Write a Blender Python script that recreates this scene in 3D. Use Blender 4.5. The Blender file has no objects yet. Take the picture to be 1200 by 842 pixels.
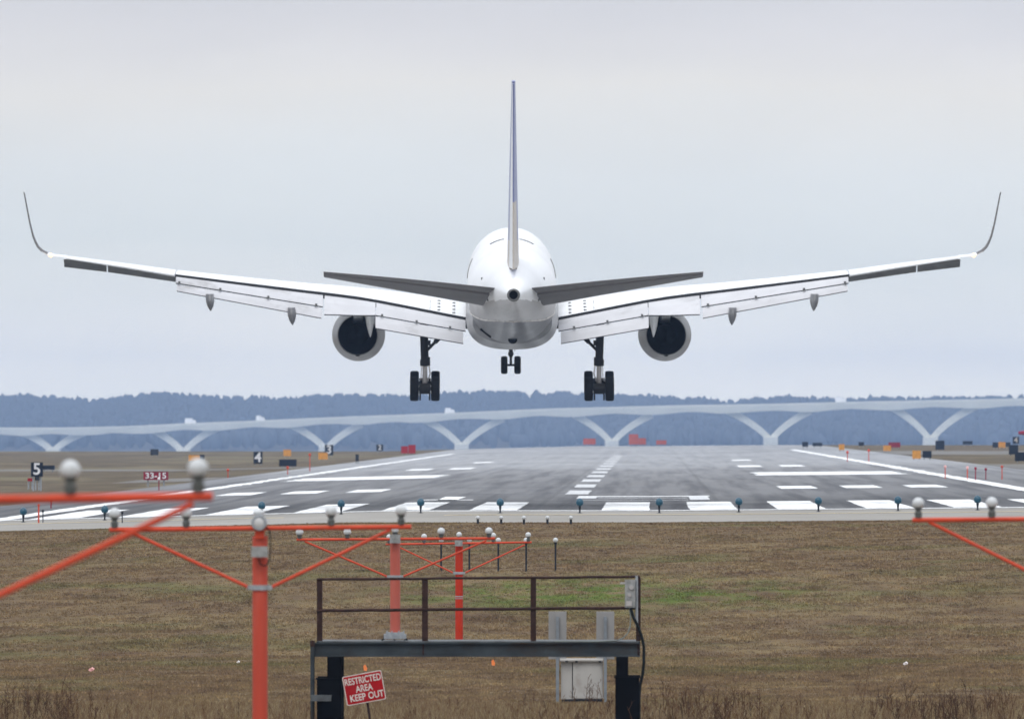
import bpy, math, random
import numpy as np
from mathutils import Vector, Matrix, Euler
random.seed(7); rng = np.random.default_rng(7)
R = math.radians
scene = bpy.context.scene
COL = scene.collection

# ------------------------------------------------------------------ camera
F, CX, CY, CAMZ = 13333.0, 762.0, 498.0, 3.4      # focal (px), vanishing point of the runway, eye height
cam = bpy.data.cameras.new('camera'); camo = bpy.data.objects.new('camera', cam); COL.objects.link(camo)
cam.sensor_width = 36; cam.lens = F/1200*36; cam.clip_start = 1; cam.clip_end = 40000
camo.location = (0, 0, CAMZ)
camo.rotation_euler = (R(90)+math.atan((CY-421)/F), 0, math.atan((CX-600)/F))
cam.dof.use_dof = True; cam.dof.focus_distance = 280; cam.dof.aperture_fstop = 7.1
scene.camera = camo
# ------------------------------------------------------------------ world, sun, exposure
SUN_EL, SUN_AZ = 52, 200            # azimuth measured from +Y clockwise: the sun stands behind the camera, a little left
w = bpy.data.worlds.new('World'); scene.world = w; w.use_nodes = True
nt = w.node_tree; N = nt.nodes; LK = nt.links
for n in list(N): N.remove(n)
out = N.new('ShaderNodeOutputWorld'); bg = N.new('ShaderNodeBackground'); bg.inputs['Strength'].default_value = 0.1
sky = N.new('ShaderNodeTexSky'); sky.sky_type = 'NISHITA'; sky.sun_disc = False
sky.sun_elevation = R(SUN_EL); sky.sun_rotation = R(SUN_AZ)
tc = N.new('ShaderNodeTexCoord'); sep = N.new('ShaderNodeSeparateXYZ'); LK.new(tc.outputs['Generated'], sep.inputs[0])
mp = N.new('ShaderNodeMapping'); mp.inputs['Scale'].default_value = (14, 14, 60); LK.new(tc.outputs['Generated'], mp.inputs[0])
nz = N.new('ShaderNodeTexNoise'); nz.inputs['Scale'].default_value = 1.0; nz.inputs['Detail'].default_value = 5; nz.inputs['Roughness'].default_value = .5
LK.new(mp.outputs[0], nz.inputs['Vector'])
mr = N.new('ShaderNodeMath'); mr.operation = 'MULTIPLY_ADD'; mr.inputs[1].default_value = .012; LK.new(nz.outputs['Fac'], mr.inputs[0]); 
sb = N.new('ShaderNodeMath'); sb.operation = 'SUBTRACT'; sb.inputs[1].default_value = .006; LK.new(sep.outputs['Z'], sb.inputs[0]); LK.new(sb.outputs[0], mr.inputs[2])
sq = N.new('ShaderNodeMath'); sq.operation = 'POWER'; sq.inputs[1].default_value = .5; sq.use_clamp = True
mx0 = N.new('ShaderNodeMath'); mx0.operation = 'MAXIMUM'; mx0.inputs[1].default_value = 0; LK.new(mr.outputs[0], mx0.inputs[0]); LK.new(mx0.outputs[0], sq.inputs[0])
cr = N.new('ShaderNodeValToRGB'); LK.new(sq.outputs[0], cr.inputs[0])
def ramp(cr, stops):
    el = cr.color_ramp.elements
    while len(el) > 1: el.remove(el[-1])
    el[0].position = stops[0][0]; el[0].color = (*stops[0][1], 1)
    for p, c in stops[1:]:
        e = el.new(p); e.color = (*c, 1)
SKY_STOPS = [(0, (.630, .605, .535)), (.066, (.615, .590, .530)), (.086, (.545, .535, .505)), (.122, (.430, .450, .450)), (.15, (.425, .440, .445)),
             (.172, (.435, .428, .418)), (.185, (.395, .392, .405)), (.2, (.355, .360, .385)), (.4, (.42, .44, .48)), (1, (.92, .95, 1.0))]
ramp(cr, SKY_STOPS)
mp2 = N.new('ShaderNodeMapping'); mp2.inputs['Scale'].default_value = (13, 13, 34); mp2.inputs['Location'].default_value = (.6, .3, .2); LK.new(tc.outputs['Generated'], mp2.inputs[0])
nz2 = N.new('ShaderNodeTexNoise'); nz2.inputs['Scale'].default_value = 1.0; nz2.inputs['Detail'].default_value = 6; nz2.inputs['Roughness'].default_value = .55; LK.new(mp2.outputs[0], nz2.inputs['Vector'])
cm = N.new('ShaderNodeMapRange'); cm.inputs['From Min'].default_value = .3; cm.inputs['From Max'].default_value = .7; cm.inputs['To Min'].default_value = 18.4; cm.inputs['To Max'].default_value = 20.8; LK.new(nz2.outputs['Fac'], cm.inputs['Value'])
sc = N.new('ShaderNodeVectorMath'); sc.operation = 'SCALE'; LK.new(cm.outputs[0], sc.inputs['Scale']); LK.new(cr.outputs[0], sc.inputs[0])
mix = N.new('ShaderNodeMixRGB'); mix.inputs[0].default_value = .94
LK.new(sky.outputs[0], mix.inputs[1]); LK.new(sc.outputs[0], mix.inputs[2]); LK.new(mix.outputs[0], bg.inputs['Color']); LK.new(bg.outputs[0], out.inputs[0])
sun = bpy.data.lights.new('sun', 'SUN'); sun.energy = 0.9; sun.angle = R(20); sun.color = (1, .97, .92)
suno = bpy.data.objects.new('sun', sun); COL.objects.link(suno)
az = R(SUN_AZ); sd = Vector((math.sin(az)*math.cos(R(SUN_EL)), math.cos(az)*math.cos(R(SUN_EL)), math.sin(R(SUN_EL))))
suno.rotation_euler = (-sd).to_track_quat('-Z', 'Y').to_euler(); suno.location = (0, -50, 200)
scene.view_settings.view_transform = 'Standard'; scene.view_settings.look = 'None'
scene.view_settings.gamma = 1; scene.view_settings.exposure = 0; scene.view_settings.use_curve_mapping = False
scene.render.resolution_x = 1024; scene.render.resolution_y = 718

# ------------------------------------------------------------------ materials
def new_mat(name):
    m = bpy.data.materials.new(name); m.use_nodes = True
    return m, m.node_tree.nodes, m.node_tree.links, m.node_tree.nodes['Principled BSDF']
def mat(name, col, rough=.6, metal=0.0, var=.15, scale=3.0, stain=None, stain_amt=.0, spec=.5, stretch=(1, 1, 1), bump=0):
    m, n, l, b = new_mat(name)
    t = n.new('ShaderNodeTexCoord'); mpp = n.new('ShaderNodeMapping'); mpp.inputs['Scale'].default_value = stretch
    l.new(t.outputs['Object'], mpp.inputs[0])
    z = n.new('ShaderNodeTexNoise'); z.inputs['Scale'].default_value = scale; z.inputs['Detail'].default_value = 6; l.new(mpp.outputs[0], z.inputs['Vector'])
    c = n.new('ShaderNodeValToRGB'); l.new(z.outputs['Fac'], c.inputs[0])
    lo = tuple(max(0, x*(1-var)) for x in col); hi = tuple(min(1, x*(1+var)) for x in col)
    ramp(c, [(.3, lo), (.7, hi)])
    src = c.outputs[0]
    if stain:
        z2 = n.new('ShaderNodeTexNoise'); z2.inputs['Scale'].default_value = scale*.6; z2.inputs['Detail'].default_value = 8; z2.inputs['Roughness'].default_value = .65
        mp2 = n.new('ShaderNodeMapping'); mp2.inputs['Scale'].default_value = stretch; mp2.inputs['Location'].default_value = (5.3, 1.7, 9.1); l.new(t.outputs['Object'], mp2.inputs[0]); l.new(mp2.outputs[0], z2.inputs['Vector'])
        c2 = n.new('ShaderNodeValToRGB'); ramp(c2, [(.52-.2*stain_amt, (0, 0, 0)), (.75-.2*stain_amt, (1, 1, 1))]); l.new(z2.outputs['Fac'], c2.inputs[0])
        mm = n.new('ShaderNodeMixRGB'); mm.inputs[2].default_value = (*stain, 1); l.new(c2.outputs[0], mm.inputs[0]); l.new(src, mm.inputs[1]); src = mm.outputs[0]
    l.new(src, b.inputs['Base Color'])
    b.inputs['Roughness'].default_value = rough; b.inputs['Metallic'].default_value = metal; b.inputs['Specular IOR Level'].default_value = spec
    if bump:
        bp = n.new('ShaderNodeBump'); bp.inputs['Strength'].default_value = bump; bp.inputs['Distance'].default_value = .02; l.new(z.outputs['Fac'], bp.inputs['Height']); l.new(bp.outputs[0], b.inputs['Normal'])
    return m
M = {}
M['white_paint'] = mat('aircraft_white', (.78, .79, .80), .3, var=.04, scale=.8, stain=(.56, .55, .54), stain_amt=-.12, stretch=(1, .25, 1))
M['flap_paint'] = mat('flap_paint', (.52, .52, .54), .5, var=.07, scale=.9, stain=(.22, .21, .20), stain_amt=-.08, stretch=(.7, 1, .9))
M['grey_paint'] = mat('aircraft_grey', (.115, .115, .12), .35, var=.15, scale=1.8, stain=(.24, .24, .24), stain_amt=-.1, stretch=(1, .12, 1))  # the pale lengthwise streaks paint reflections on the belly into the colour
M['fairing_paint'] = mat('fairing_grey', (.26, .26, .265), .35, var=.12, scale=1.5, stain=(.15, .15, .15), stain_amt=0, stretch=(1, .2, 1))
M['grimy_shaded_paint'] = mat('aircraft_white_sooty_shaded', (.42, .41, .405), .4, var=.12, scale=1.8, stain=(.27, .26, .25), stain_amt=-.05, stretch=(1, .12, 1))  # soot, plus the shading under the tail cone put into the colour
M['stab_paint'] = mat('stabiliser_grey', (.105, .098, .095), .6, var=.08, scale=1.0, stain=(.075, .07, .068), stain_amt=-.1, spec=.3)
M['fin_blue'] = mat('fin_blue', (.20, .225, .40), .35, var=.05)
M['fin_beige'] = mat('fin_beige', (.52, .47, .42), .4, var=.06)
M['cove_shade'] = mat('cove_shade_black', (.02, .02, .022), .8)  # near-black colour that paints the shade in the wing slot and flap gaps
M['slat_dark'] = mat('slat_inner', (.11, .11, .105), .7, var=.25, scale=2)
M['nacelle'] = mat('nacelle', (.27, .265, .26), .4, var=.15, scale=1.2, stain=(.13, .105, .09), stain_amt=.1)
M['exhaust'] = mat('exhaust_black', (.003, .003, .0035), .95, spec=.0)
M['metal_dark'] = mat('gear_dark', (.012, .011, .011), .65, var=.3, scale=6, spec=.2)
M['metal_pale'] = mat('gear_chrome', (.42, .40, .39), .35, metal=.3, var=.15, scale=6)
M['rubber'] = mat('tyre_rubber', (.006, .006, .007), .9, spec=.1)
M['orange'] = mat('aviation_orange', (.54, .055, .018), .6, var=.12, scale=5, stain=(.42, .07, .03), stain_amt=-.05, spec=.3)
M['orange_vivid'] = mat('aviation_orange_fresh', (.44, .028, .006), .6, var=.12, scale=5, spec=.2)
M['orange_faded'] = mat('aviation_orange_faded', (.46, .105, .072), .7, var=.12, scale=6, stain=(.46, .15, .115), stain_amt=.1, stretch=(1, 1, .2), spec=.3)
M['orange_post'] = mat('aviation_orange_weathered', (.44, .055, .028), .7, var=.14, scale=5, stain=(.44, .09, .06), stain_amt=-.1, stretch=(1, 1, .15), spec=.3)
M['galv'] = mat('galvanised', (.30, .32, .34), .55, metal=.15, var=.2, scale=14)
M['box_grey'] = mat('box_grey', (.27, .275, .27), .65, var=.2, scale=14, stain=(.12, .12, .11), stain_amt=0, spec=.2)
M['globe'] = mat('frosted_glass', (.52, .54, .55), .3, var=.06, scale=20, stain=(.40, .41, .41), stain_amt=-.1)
M['lens_dim'] = mat('lamp_lens', (.50, .50, .50), .2, var=.1)
M['neck'] = mat('lamp_neck', (.07, .075, .07), .6, var=.3, scale=20)
M['stake_dark'] = mat('stake_dark', (.016, .018, .022), .7, spec=.2)
M['teal'] = mat('teal_glass', (.003, .06, .10), .3, var=.3, scale=20)
M['rust'] = mat('rusty_rail', (.032, .015, .011), .85, var=.45, scale=9, stain=(.11, .065, .05), stain_amt=-.25, bump=.3, spec=.2)
M['beam'] = mat('beam_steel', (.036, .044, .049), .7, var=.35, scale=2.2, stain=(.040, .026, .016), stain_amt=.1, stretch=(1, 1, 2), spec=.15)
M['beam_top'] = mat('beam_top', (.085, .095, .10), .7, var=.35, scale=4, stain=(.04, .03, .025), stain_amt=.1, spec=.3)
M['black_steel'] = mat('black_steel', (.003, .003, .0035), .9, var=.3, spec=.04)
M['cabinet'] = mat('cabinet_white', (.40, .385, .36), .7, var=.05, scale=4, stain=(.28, .25, .22), stain_amt=-.15, spec=.3)
M['plate'] = mat('plate_back', (.25, .245, .24), .6, var=.06, scale=6, spec=.3)
M['post_blue'] = mat('post_galv', (.17, .19, .21), .5, var=.2, scale=8)
M['sign_red'] = mat('sign_red', (.33, .004, .006), .7, var=.1, scale=6, stain=(.30, .015, .015), stain_amt=-.1, spec=.15)
M['sign_white'] = mat('sign_white', (.62, .57, .53), .7, var=.1, scale=25, stain=(.36, .22, .20), stain_amt=-.05, spec=.2)
M['sign_crimson'] = mat('sign_crimson', (.24, .010, .028), .7, spec=.15)
M['sign_black'] = mat('sign_black', (.006, .010, .020), .7, spec=.15)
M['sign_orange'] = mat('sign_orange', (.62, .27, .025), .5, var=.15)
M['sign_figure'] = mat('sign_figure', (.68, .68, .70), .5)
M['cable'] = mat('cable_black', (.010, .012, .012), .7, spec=.1)
M['conduit'] = mat('conduit_grey', (.16, .18, .17), .6, spec=.2)
M['paint_white'] = mat('road_paint', (.80, .81, .81), .8, var=.06, scale=1.2, stain=(.34, .34, .35), stain_amt=.0, spec=.1, stretch=(1, .15, 1))
M['paint_worn'] = mat('road_paint_worn', (.55, .56, .57), .7, var=.1, scale=1.0, stain=(.28, .28, .29), stain_amt=.1, spec=.2)
M['paint_yellow'] = mat('road_paint_yellow', (.55, .42, .18), .7, var=.1)
M['concrete_bridge'] = mat('bridge_concrete', (.74, .72, .62), .7, var=.05, scale=.05)
M['flame_orange'] = mat('flag_orange', (.85, .22, .05), .6)
M['litter'] = mat('litter', (.75, .70, .70), .6)
M['litter_pink'] = mat('litter_pink', (.80, .42, .40), .6)
M['red_hazed'] = mat('board_red_haze_pale', (.42, .10, .09), .7)  # red with the distance haze already mixed into its colour
M['truck_white'] = mat('truck_white', (.78, .78, .80), .5)
def emis(name, col, s):
    m, n, l, b = new_mat(name); b.inputs['Emission Color'].default_value = (*col, 1); b.inputs['Emission Strength'].default_value = s
    b.inputs['Base Color'].default_value = (*col, 1); return m
M['lamp_on'] = emis('navigation_lamp', (1, .55, .22), 3.2)

def P2N(n, l):
    g = n.new('ShaderNodeNewGeometry'); return g.outputs['Position']
def noise(n, l, vec, scale, detail=5, rough=.55, stretch=None, loc=(0, 0, 0)):
    mpp = n.new('ShaderNodeMapping'); mpp.inputs['Location'].default_value = loc
    mpp.inputs['Scale'].default_value = stretch or (1, 1, 1); l.new(vec, mpp.inputs[0])
    z = n.new('ShaderNodeTexNoise'); z.inputs['Scale'].default_value = scale; z.inputs['Detail'].default_value = detail; z.inputs['Roughness'].default_value = rough
    l.new(mpp.outputs[0], z.inputs['Vector']); return z.outputs['Fac']
def rampn(n, l, fac, stops):
    c = n.new('ShaderNodeValToRGB'); ramp(c, stops); l.new(fac, c.inputs[0]); return c.outputs[0]
def mixn(n, l, fac, a, b, mode='MIX'):
    m = n.new('ShaderNodeMixRGB'); m.blend_type = mode
    for i, v in ((0, fac), (1, a), (2, b)):
        if hasattr(v, 'is_linked') or hasattr(v, 'links'): l.new(v, m.inputs[i])
        else: m.inputs[i].default_value = v if i == 0 else (*v, 1)
    return m.outputs[0]
def mathn(n, l, op, a, b=None, clamp=False):
    m = n.new('ShaderNodeMath'); m.operation = op; m.use_clamp = clamp
    for i, v in ((0, a), (1, b)):
        if v is None: continue
        if isinstance(v, (int, float)): m.inputs[i].default_value = v
        else: l.new(v, m.inputs[i])
    return m.outputs[0]
def grass_colour(n, l, tint=None):
    pos = P2N(n, l)
    big = noise(n, l, pos, .16, 6, .65, (1, .45, 1))
    base = rampn(n, l, big, [(.33, (.128, .098, .068)), (.43, (.180, .146, .090)), (.50, (.150, .118, .080)), (.58, (.200, .168, .102)), (.68, (.140, .108, .076))])
    g1 = noise(n, l, pos, .16, 5, .6, (1, .5, 1), (13, 7, 0))
    gm = rampn(n, l, g1, [(.53, (0, 0, 0)), (.68, (1, 1, 1))])
    gm2 = mathn(n, l, 'MULTIPLY', gm, .60)
    c = mixn(n, l, gm2, mixn(n, l, 1.0, base, (1.06, .97, .95), 'MULTIPLY'), (.118, .128, .052))
    # the strip of fresher grass in front of the row of lamp poles
    mpp = n.new('ShaderNodeMapping'); mpp.vector_type = 'TEXTURE'; mpp.inputs['Location'].default_value = (-1.2, 288, -1); mpp.inputs['Scale'].default_value = (7.5, 16, 50); l.new(pos, mpp.inputs[0])
    gr = n.new('ShaderNodeTexGradient'); gr.gradient_type = 'SPHERICAL'; l.new(mpp.outputs[0], gr.inputs[0])
    f = noise(n, l, pos, .9, 5, .65, (1, .25, 1), (3, 3, 3))
    gf = mathn(n, l, 'MULTIPLY', mathn(n, l, 'MULTIPLY', gr.outputs['Fac'], rampn(n, l, f, [(.42, (0, 0, 0)), (.62, (1, 1, 1))])), 1.7, True)
    c = mixn(n, l, gf, c, (.116, .150, .045))
    # thin dark and pale clumps
    s = noise(n, l, pos, 1.3, 6, .7, (1, .3, 1), (1, 9, 2))
    c = mixn(n, l, 1.0, c, rampn(n, l, s, [(.30, (.62, .58, .55)), (.48, (1, 1, 1)), (.70, (1.25, 1.22, 1.12))]), 'MULTIPLY')
    return c, pos
def make_ground_mat():
    m, n, l, b = new_mat('grass_ground'); c, pos = grass_colour(n, l)
    s = n.new('ShaderNodeSeparateXYZ'); l.new(pos, s.inputs[0])
    # far airfield: straw with brown bare earth
    d = noise(n, l, pos, .03, 6, .65, (1, .3, 1), (4, 2, 0))
    far = rampn(n, l, d, [(.34, (.085, .062, .044)), (.44, (.19, .155, .105)), (.50, (.125, .100, .070)), (.58, (.225, .19, .125)), (.70, (.15, .145, .085))])
    f = n.new('ShaderNodeMapRange'); f.inputs['From Min'].default_value = 430; f.inputs['From Max'].default_value = 520; l.new(s.outputs['Y'], f.inputs['Value'])
    c = mixn(n, l, f.outputs[0], c, far)
    c = mixn(n, l, 1.0, c, (.80, .80, .80), 'MULTIPLY')
    l.new(c, b.inputs['Base Color']); b.inputs['Roughness'].default_value = 1; b.inputs['Specular IOR Level'].default_value = 0
    bp = n.new('ShaderNodeBump'); bp.inputs['Strength'].default_value = .6; bp.inputs['Distance'].default_value = .1; l.new(noise(n, l, pos, 6, 6, .7), bp.inputs['Height']); l.new(bp.outputs[0], b.inputs['Normal'])
    return m
def make_blade_mat():
    m, n, l, b = new_mat('grass_blades'); c, pos = grass_colour(n, l)
    a = n.new('ShaderNodeAttribute'); a.attribute_name = 'tint'
    c = mixn(n, l, 1.0, c, rampn(n, l, a.outputs['Fac'], [(0, (.68, .60, .54)), (.3, (.96, .92, .86)), (.7, (1.2, 1.14, 1.04)), (1, (1.6, 1.45, 1.2))]), 'MULTIPLY')
    l.new(c, b.inputs['Base Color']); b.inputs['Roughness'].default_value = .9; b.inputs['Specular IOR Level'].default_value = .1
    return m
def make_weed_mat():
    m, n, l, b = new_mat('weed_stems')
    a = n.new('ShaderNodeAttribute'); a.attribute_name = 'tint'
    c = rampn(n, l, a.outputs['Fac'], [(0, (.035, .022, .016)), (.35, (.085, .045, .028)), (.6, (.15, .085, .045)), (.8, (.24, .18, .10)), (1, (.32, .26, .15))])
    l.new(c, b.inputs['Base Color']); b.inputs['Roughness'].default_value = .9; b.inputs['Specular IOR Level'].default_value = .1
    return m
def make_runway_mat():
    m, n, l, b = new_mat('runway_asphalt'); pos = P2N(n, l)
    s = n.new('ShaderNodeSeparateXYZ'); l.new(pos, s.inputs[0])
    a = noise(n, l, pos, .09, 8, .7, (1, .35, 1))
    c = rampn(n, l, a, [(.32, (.095, .095, .100)), (.44, (.150, .150, .152)), (.56, (.140, .139, .141)), (.66, (.185, .184, .182))])
    st = noise(n, l, pos, .9, 5, .6, (1, .012, 1), (7, 0, 0))          # rubber laid down along the landing direction
    c = mixn(n, l, 1.0, c, rampn(n, l, st, [(.36, (.50, .50, .52)), (.56, (1, 1, 1))]), 'MULTIPLY')
    cr_ = noise(n, l, pos, .25, 7, .75, (.25, .8, 1), (2, 11, 0))        # tar-filled cracks and patches
    c = mixn(n, l, 1.0, c, rampn(n, l, cr_, [(.30, (.45, .45, .47)), (.40, (1, 1, 1))]), 'MULTIPLY')
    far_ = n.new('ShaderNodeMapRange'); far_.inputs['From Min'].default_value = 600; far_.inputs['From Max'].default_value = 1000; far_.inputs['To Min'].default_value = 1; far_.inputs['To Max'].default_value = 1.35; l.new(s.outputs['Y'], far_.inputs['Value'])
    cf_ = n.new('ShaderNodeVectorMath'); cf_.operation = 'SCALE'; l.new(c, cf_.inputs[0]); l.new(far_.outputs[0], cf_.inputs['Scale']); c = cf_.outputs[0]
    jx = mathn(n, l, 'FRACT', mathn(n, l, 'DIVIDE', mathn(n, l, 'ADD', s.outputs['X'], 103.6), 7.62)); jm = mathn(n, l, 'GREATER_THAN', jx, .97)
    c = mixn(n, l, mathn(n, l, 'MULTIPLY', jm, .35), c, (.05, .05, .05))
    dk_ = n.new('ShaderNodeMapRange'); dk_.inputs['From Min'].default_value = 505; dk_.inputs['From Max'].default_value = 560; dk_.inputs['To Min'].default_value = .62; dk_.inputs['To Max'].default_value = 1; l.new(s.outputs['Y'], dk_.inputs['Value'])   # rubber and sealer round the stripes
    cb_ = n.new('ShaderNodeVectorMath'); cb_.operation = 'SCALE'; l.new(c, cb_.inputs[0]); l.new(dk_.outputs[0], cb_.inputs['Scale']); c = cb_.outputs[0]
    l.new(c, b.inputs['Base Color']); b.inputs['Specular IOR Level'].default_value = .25
    # roughness falls further down the runway so its sheen stands in for the mirage
    f = n.new('ShaderNodeMapRange'); f.inputs['From Min'].default_value = 640; f.inputs['From Max'].default_value = 1000
    f.inputs['To Min'].default_value = .85; f.inputs['To Max'].default_value = .34; l.new(s.outputs['Y'], f.inputs['Value'])
    w_ = noise(n, l, pos, .03, 4, .6, (1, .3, 1), (0, 5, 0))
    rr = mathn(n, l, 'ADD', f.outputs[0], mathn(n, l, 'MULTIPLY', mathn(n, l, 'SUBTRACT', w_, .5), .5))
    l.new(mathn(n, l, 'MINIMUM', mathn(n, l, 'MAXIMUM', rr, .06), .9), b.inputs['Roughness'])
    return m
def make_concrete_mat():
    m, n, l, b = new_mat('blast_pad'); pos = P2N(n, l)
    a = noise(n, l, pos, .12, 6, .6, (1, .2, 1))
    c = rampn(n, l, a, [(.3, (.225, .213, .190)), (.7, (.31, .295, .27))])
    l.new(c, b.inputs['Base Color']); b.inputs['Roughness'].default_value = .95; b.inputs['Specular IOR Level'].default_value = .1
    return m
M['ground'] = make_ground_mat(); M['blades'] = make_blade_mat(); M['weeds'] = make_weed_mat(); M['runway'] = make_runway_mat(); M['pad'] = make_concrete_mat()
M['taxi'] = mat('taxiway_asphalt', (.165, .155, .14), .95, var=.15, scale=.05, spec=.1)
M['water'] = mat('river_water', (.06, .09, .12), .25, var=.1, scale=.01)
M['woods'] = mat('winter_woods', (.068, .074, .082), .95, var=.05, scale=.02, spec=0)
M['hills'] = mat('hill_soil', (.075, .065, .05), .95, var=.2, scale=.01, spec=0)

# ------------------------------------------------------------------ mesh helpers
class MB:
    def __init__(s): s.v = []; s.f = []; s.m = []
    def _add(s, vs, fs, mi=0):
        o = len(s.v); s.v += [tuple(v) for v in vs]
        for f in fs: s.f.append(tuple(o+i for i in f)); s.m.append(mi)
    def box(s, c, size, rot=None, mi=0):
        x, y, z = (q/2 for q in size)
        vs = [Vector((a*x, b*y, d*z)) for a in (-1, 1) for b in (-1, 1) for d in (-1, 1)]
        if rot: e = Euler(rot).to_matrix(); vs = [e @ v for v in vs]
        vs = [v+Vector(c) for v in vs]
        s._add(vs, [(0, 1, 3, 2), (4, 6, 7, 5), (0, 4, 5, 1), (2, 3, 7, 6), (0, 2, 6, 4), (1, 5, 7, 3)], mi); return s
    def tube(s, a, b, r0, r1=None, n=12, mi=0, cap=True):
        a = Vector(a); b = Vector(b); r1 = r0 if r1 is None else r1
        d = (b-a).normalized(); u = d.orthogonal().normalized(); w_ = d.cross(u)
        vs = []
        for p, r in ((a, r0), (b, r1)):
            for i in range(n):
                t = 2*math.pi*i/n; vs.append(p+u*math.cos(t)*r+w_*math.sin(t)*r)
        fs = [(i, (i+1) % n, n+(i+1) % n, n+i) for i in range(n)]
        if cap: fs += [tuple(range(n-1, -1, -1)), tuple(range(n, 2*n))]
        s._add(vs, fs, mi); return s
    def path(s, pts, r, n=8, mi=0):
        for i in range(len(pts)-1): s.tube(pts[i], pts[i+1], r, n=n, mi=mi)
        return s
    def lathe(s, prof, c=(0, 0, 0), axis='Z', n=20, mi=0, caps=True):
        rings = []
        for r, h in prof:
            ring = []
            for i in range(n):
                t = 2*math.pi*i/n
                p = {'Z': (r*math.cos(t), r*math.sin(t), h), 'Y': (r*math.cos(t), h, r*math.sin(t)), 'X': (h, r*math.cos(t), r*math.sin(t))}[axis]
                ring.append(Vector(p)+Vector(c))
            rings.append(ring)
        return s.loft(rings, mi=mi, caps=caps)
    def loft(s, rings, mi=0, close_mi=None, caps=True, mfun=None):
        n = len(rings[0]); vs = [p for r in rings for p in r]; o = len(s.v); s.v += [tuple(v) for v in vs]
        for k in range(len(rings)-1):
            for i in range(n):
                j = (i+1) % n; f = (o+k*n+i, o+k*n+j, o+(k+1)*n+j, o+(k+1)*n+i)
                s.f.append(f)
                if mfun: s.m.append(mfun(sum((Vector(s.v[q]) for q in f), Vector())/4))
                else: s.m.append(close_mi if (close_mi is not None and j == 0) else mi)
        if caps:
            s.f.append(tuple(o+i for i in range(n-1, -1, -1))); s.m.append(mi)
            s.f.append(tuple(o+(len(rings)-1)*n+i for i in range(n))); s.m.append(mi)
        return s
    def sphere(s, c, r, n=16, sc=(1, 1, 1), mi=0):
        prof = [(max(r*math.sin(math.pi*k/(n//2)), 1e-4), -r*math.cos(math.pi*k/(n//2))) for k in range(n//2+1)]
        o = len(s.v); s.lathe(prof, (0, 0, 0), n=n, mi=mi)
        for i in range(o, len(s.v)):
            v = s.v[i]; s.v[i] = (v[0]*sc[0]+c[0], v[1]*sc[1]+c[1], v[2]*sc[2]+c[2])
        return s
    def prism(s, pts, y0, y1, mi=0):        # polygon in X-Z pushed through Y
        n = len(pts); vs = [(x, y0, z) for x, z in pts]+[(x, y1, z) for x, z in pts]
        s._add(vs, [tuple(range(n)), tuple(range(2*n-1, n-1, -1))]+[(i, n+i, n+(i+1) % n, (i+1) % n) for i in range(n)], mi); return s
    def build(s, name, mats, parent=None, smooth=False, off=None):
        me = bpy.data.meshes.new(name)
        vs = s.v if off is None else [(a-off[0], b-off[1], c-off[2]) for a, b, c in s.v]
        me.from_pydata(vs, [], s.f); mats = mats if isinstance(mats, (list, tuple)) else [mats]
        for q in mats: me.materials.append(M[q] if isinstance(q, str) else q)
        me.polygons.foreach_set('material_index', s.m)
        if smooth:
            me.polygons.foreach_set('use_smooth', [True]*len(me.polygons))
        me.update()
        import bmesh
        bm = bmesh.new(); bm.from_mesh(me); bmesh.ops.recalc_face_normals(bm, faces=bm.faces)
        if smooth:
            for e in bm.edges:
                if len(e.link_faces) == 2 and e.calc_face_angle(0) > R(38): e.smooth = False
        bm.to_mesh(me); bm.free()
        o = bpy.data.objects.new(name, me); COL.objects.link(o)
        if parent: o.parent = parent
        return o
def tag(o, label=None, cat=None, group=None, kind=None):
    if label: o['label'] = label
    if cat: o['category'] = cat
    if group: o['group'] = group
    if kind: o['kind'] = kind
    return o
def empty(name, loc, label, cat, group=None, rot=(0, 0, 0)):
    o = bpy.data.objects.new(name, None); o.empty_display_size = .3; COL.objects.link(o); o.location = loc; o.rotation_euler = rot
    return tag(o, label, cat, group)
def copy_tree(o, parent=None):
    c = o.copy(); COL.objects.link(c); c.parent = parent
    for ch in [q for q in bpy.data.objects if q.parent == o]: copy_tree(ch, c)
    return c
def text_mesh(name, body, size, mname, parent, loc, rot=(R(90), 0, 0), extrude=.004, offset=0.0, spacing=1.0, line=1.0, sx=1.0):
    cu = bpy.data.curves.new(name, 'FONT'); cu.body = body; cu.size = size; cu.align_x = 'CENTER'; cu.align_y = 'CENTER'
    cu.extrude = extrude; cu.offset = offset; cu.space_character = spacing; cu.space_line = line
    t = bpy.data.objects.new(name+'_curve', cu); COL.objects.link(t)
    dg = bpy.context.evaluated_depsgraph_get(); me = bpy.data.meshes.new_from_object(t.evaluated_get(dg))
    bpy.data.objects.remove(t); bpy.data.curves.remove(cu)
    me.name = name; me.materials.clear(); me.materials.append(M[mname])
    o = bpy.data.objects.new(name, me); COL.objects.link(o); o.parent = parent; o.location = loc; o.rotation_euler = rot; o.scale = (sx, 1, 1)
    return o
def W(px, py, d): return Vector(((px-CX)*d/F, d, CAMZ-(py-CY)*d/F))        # point seen at px,py at distance d

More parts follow.
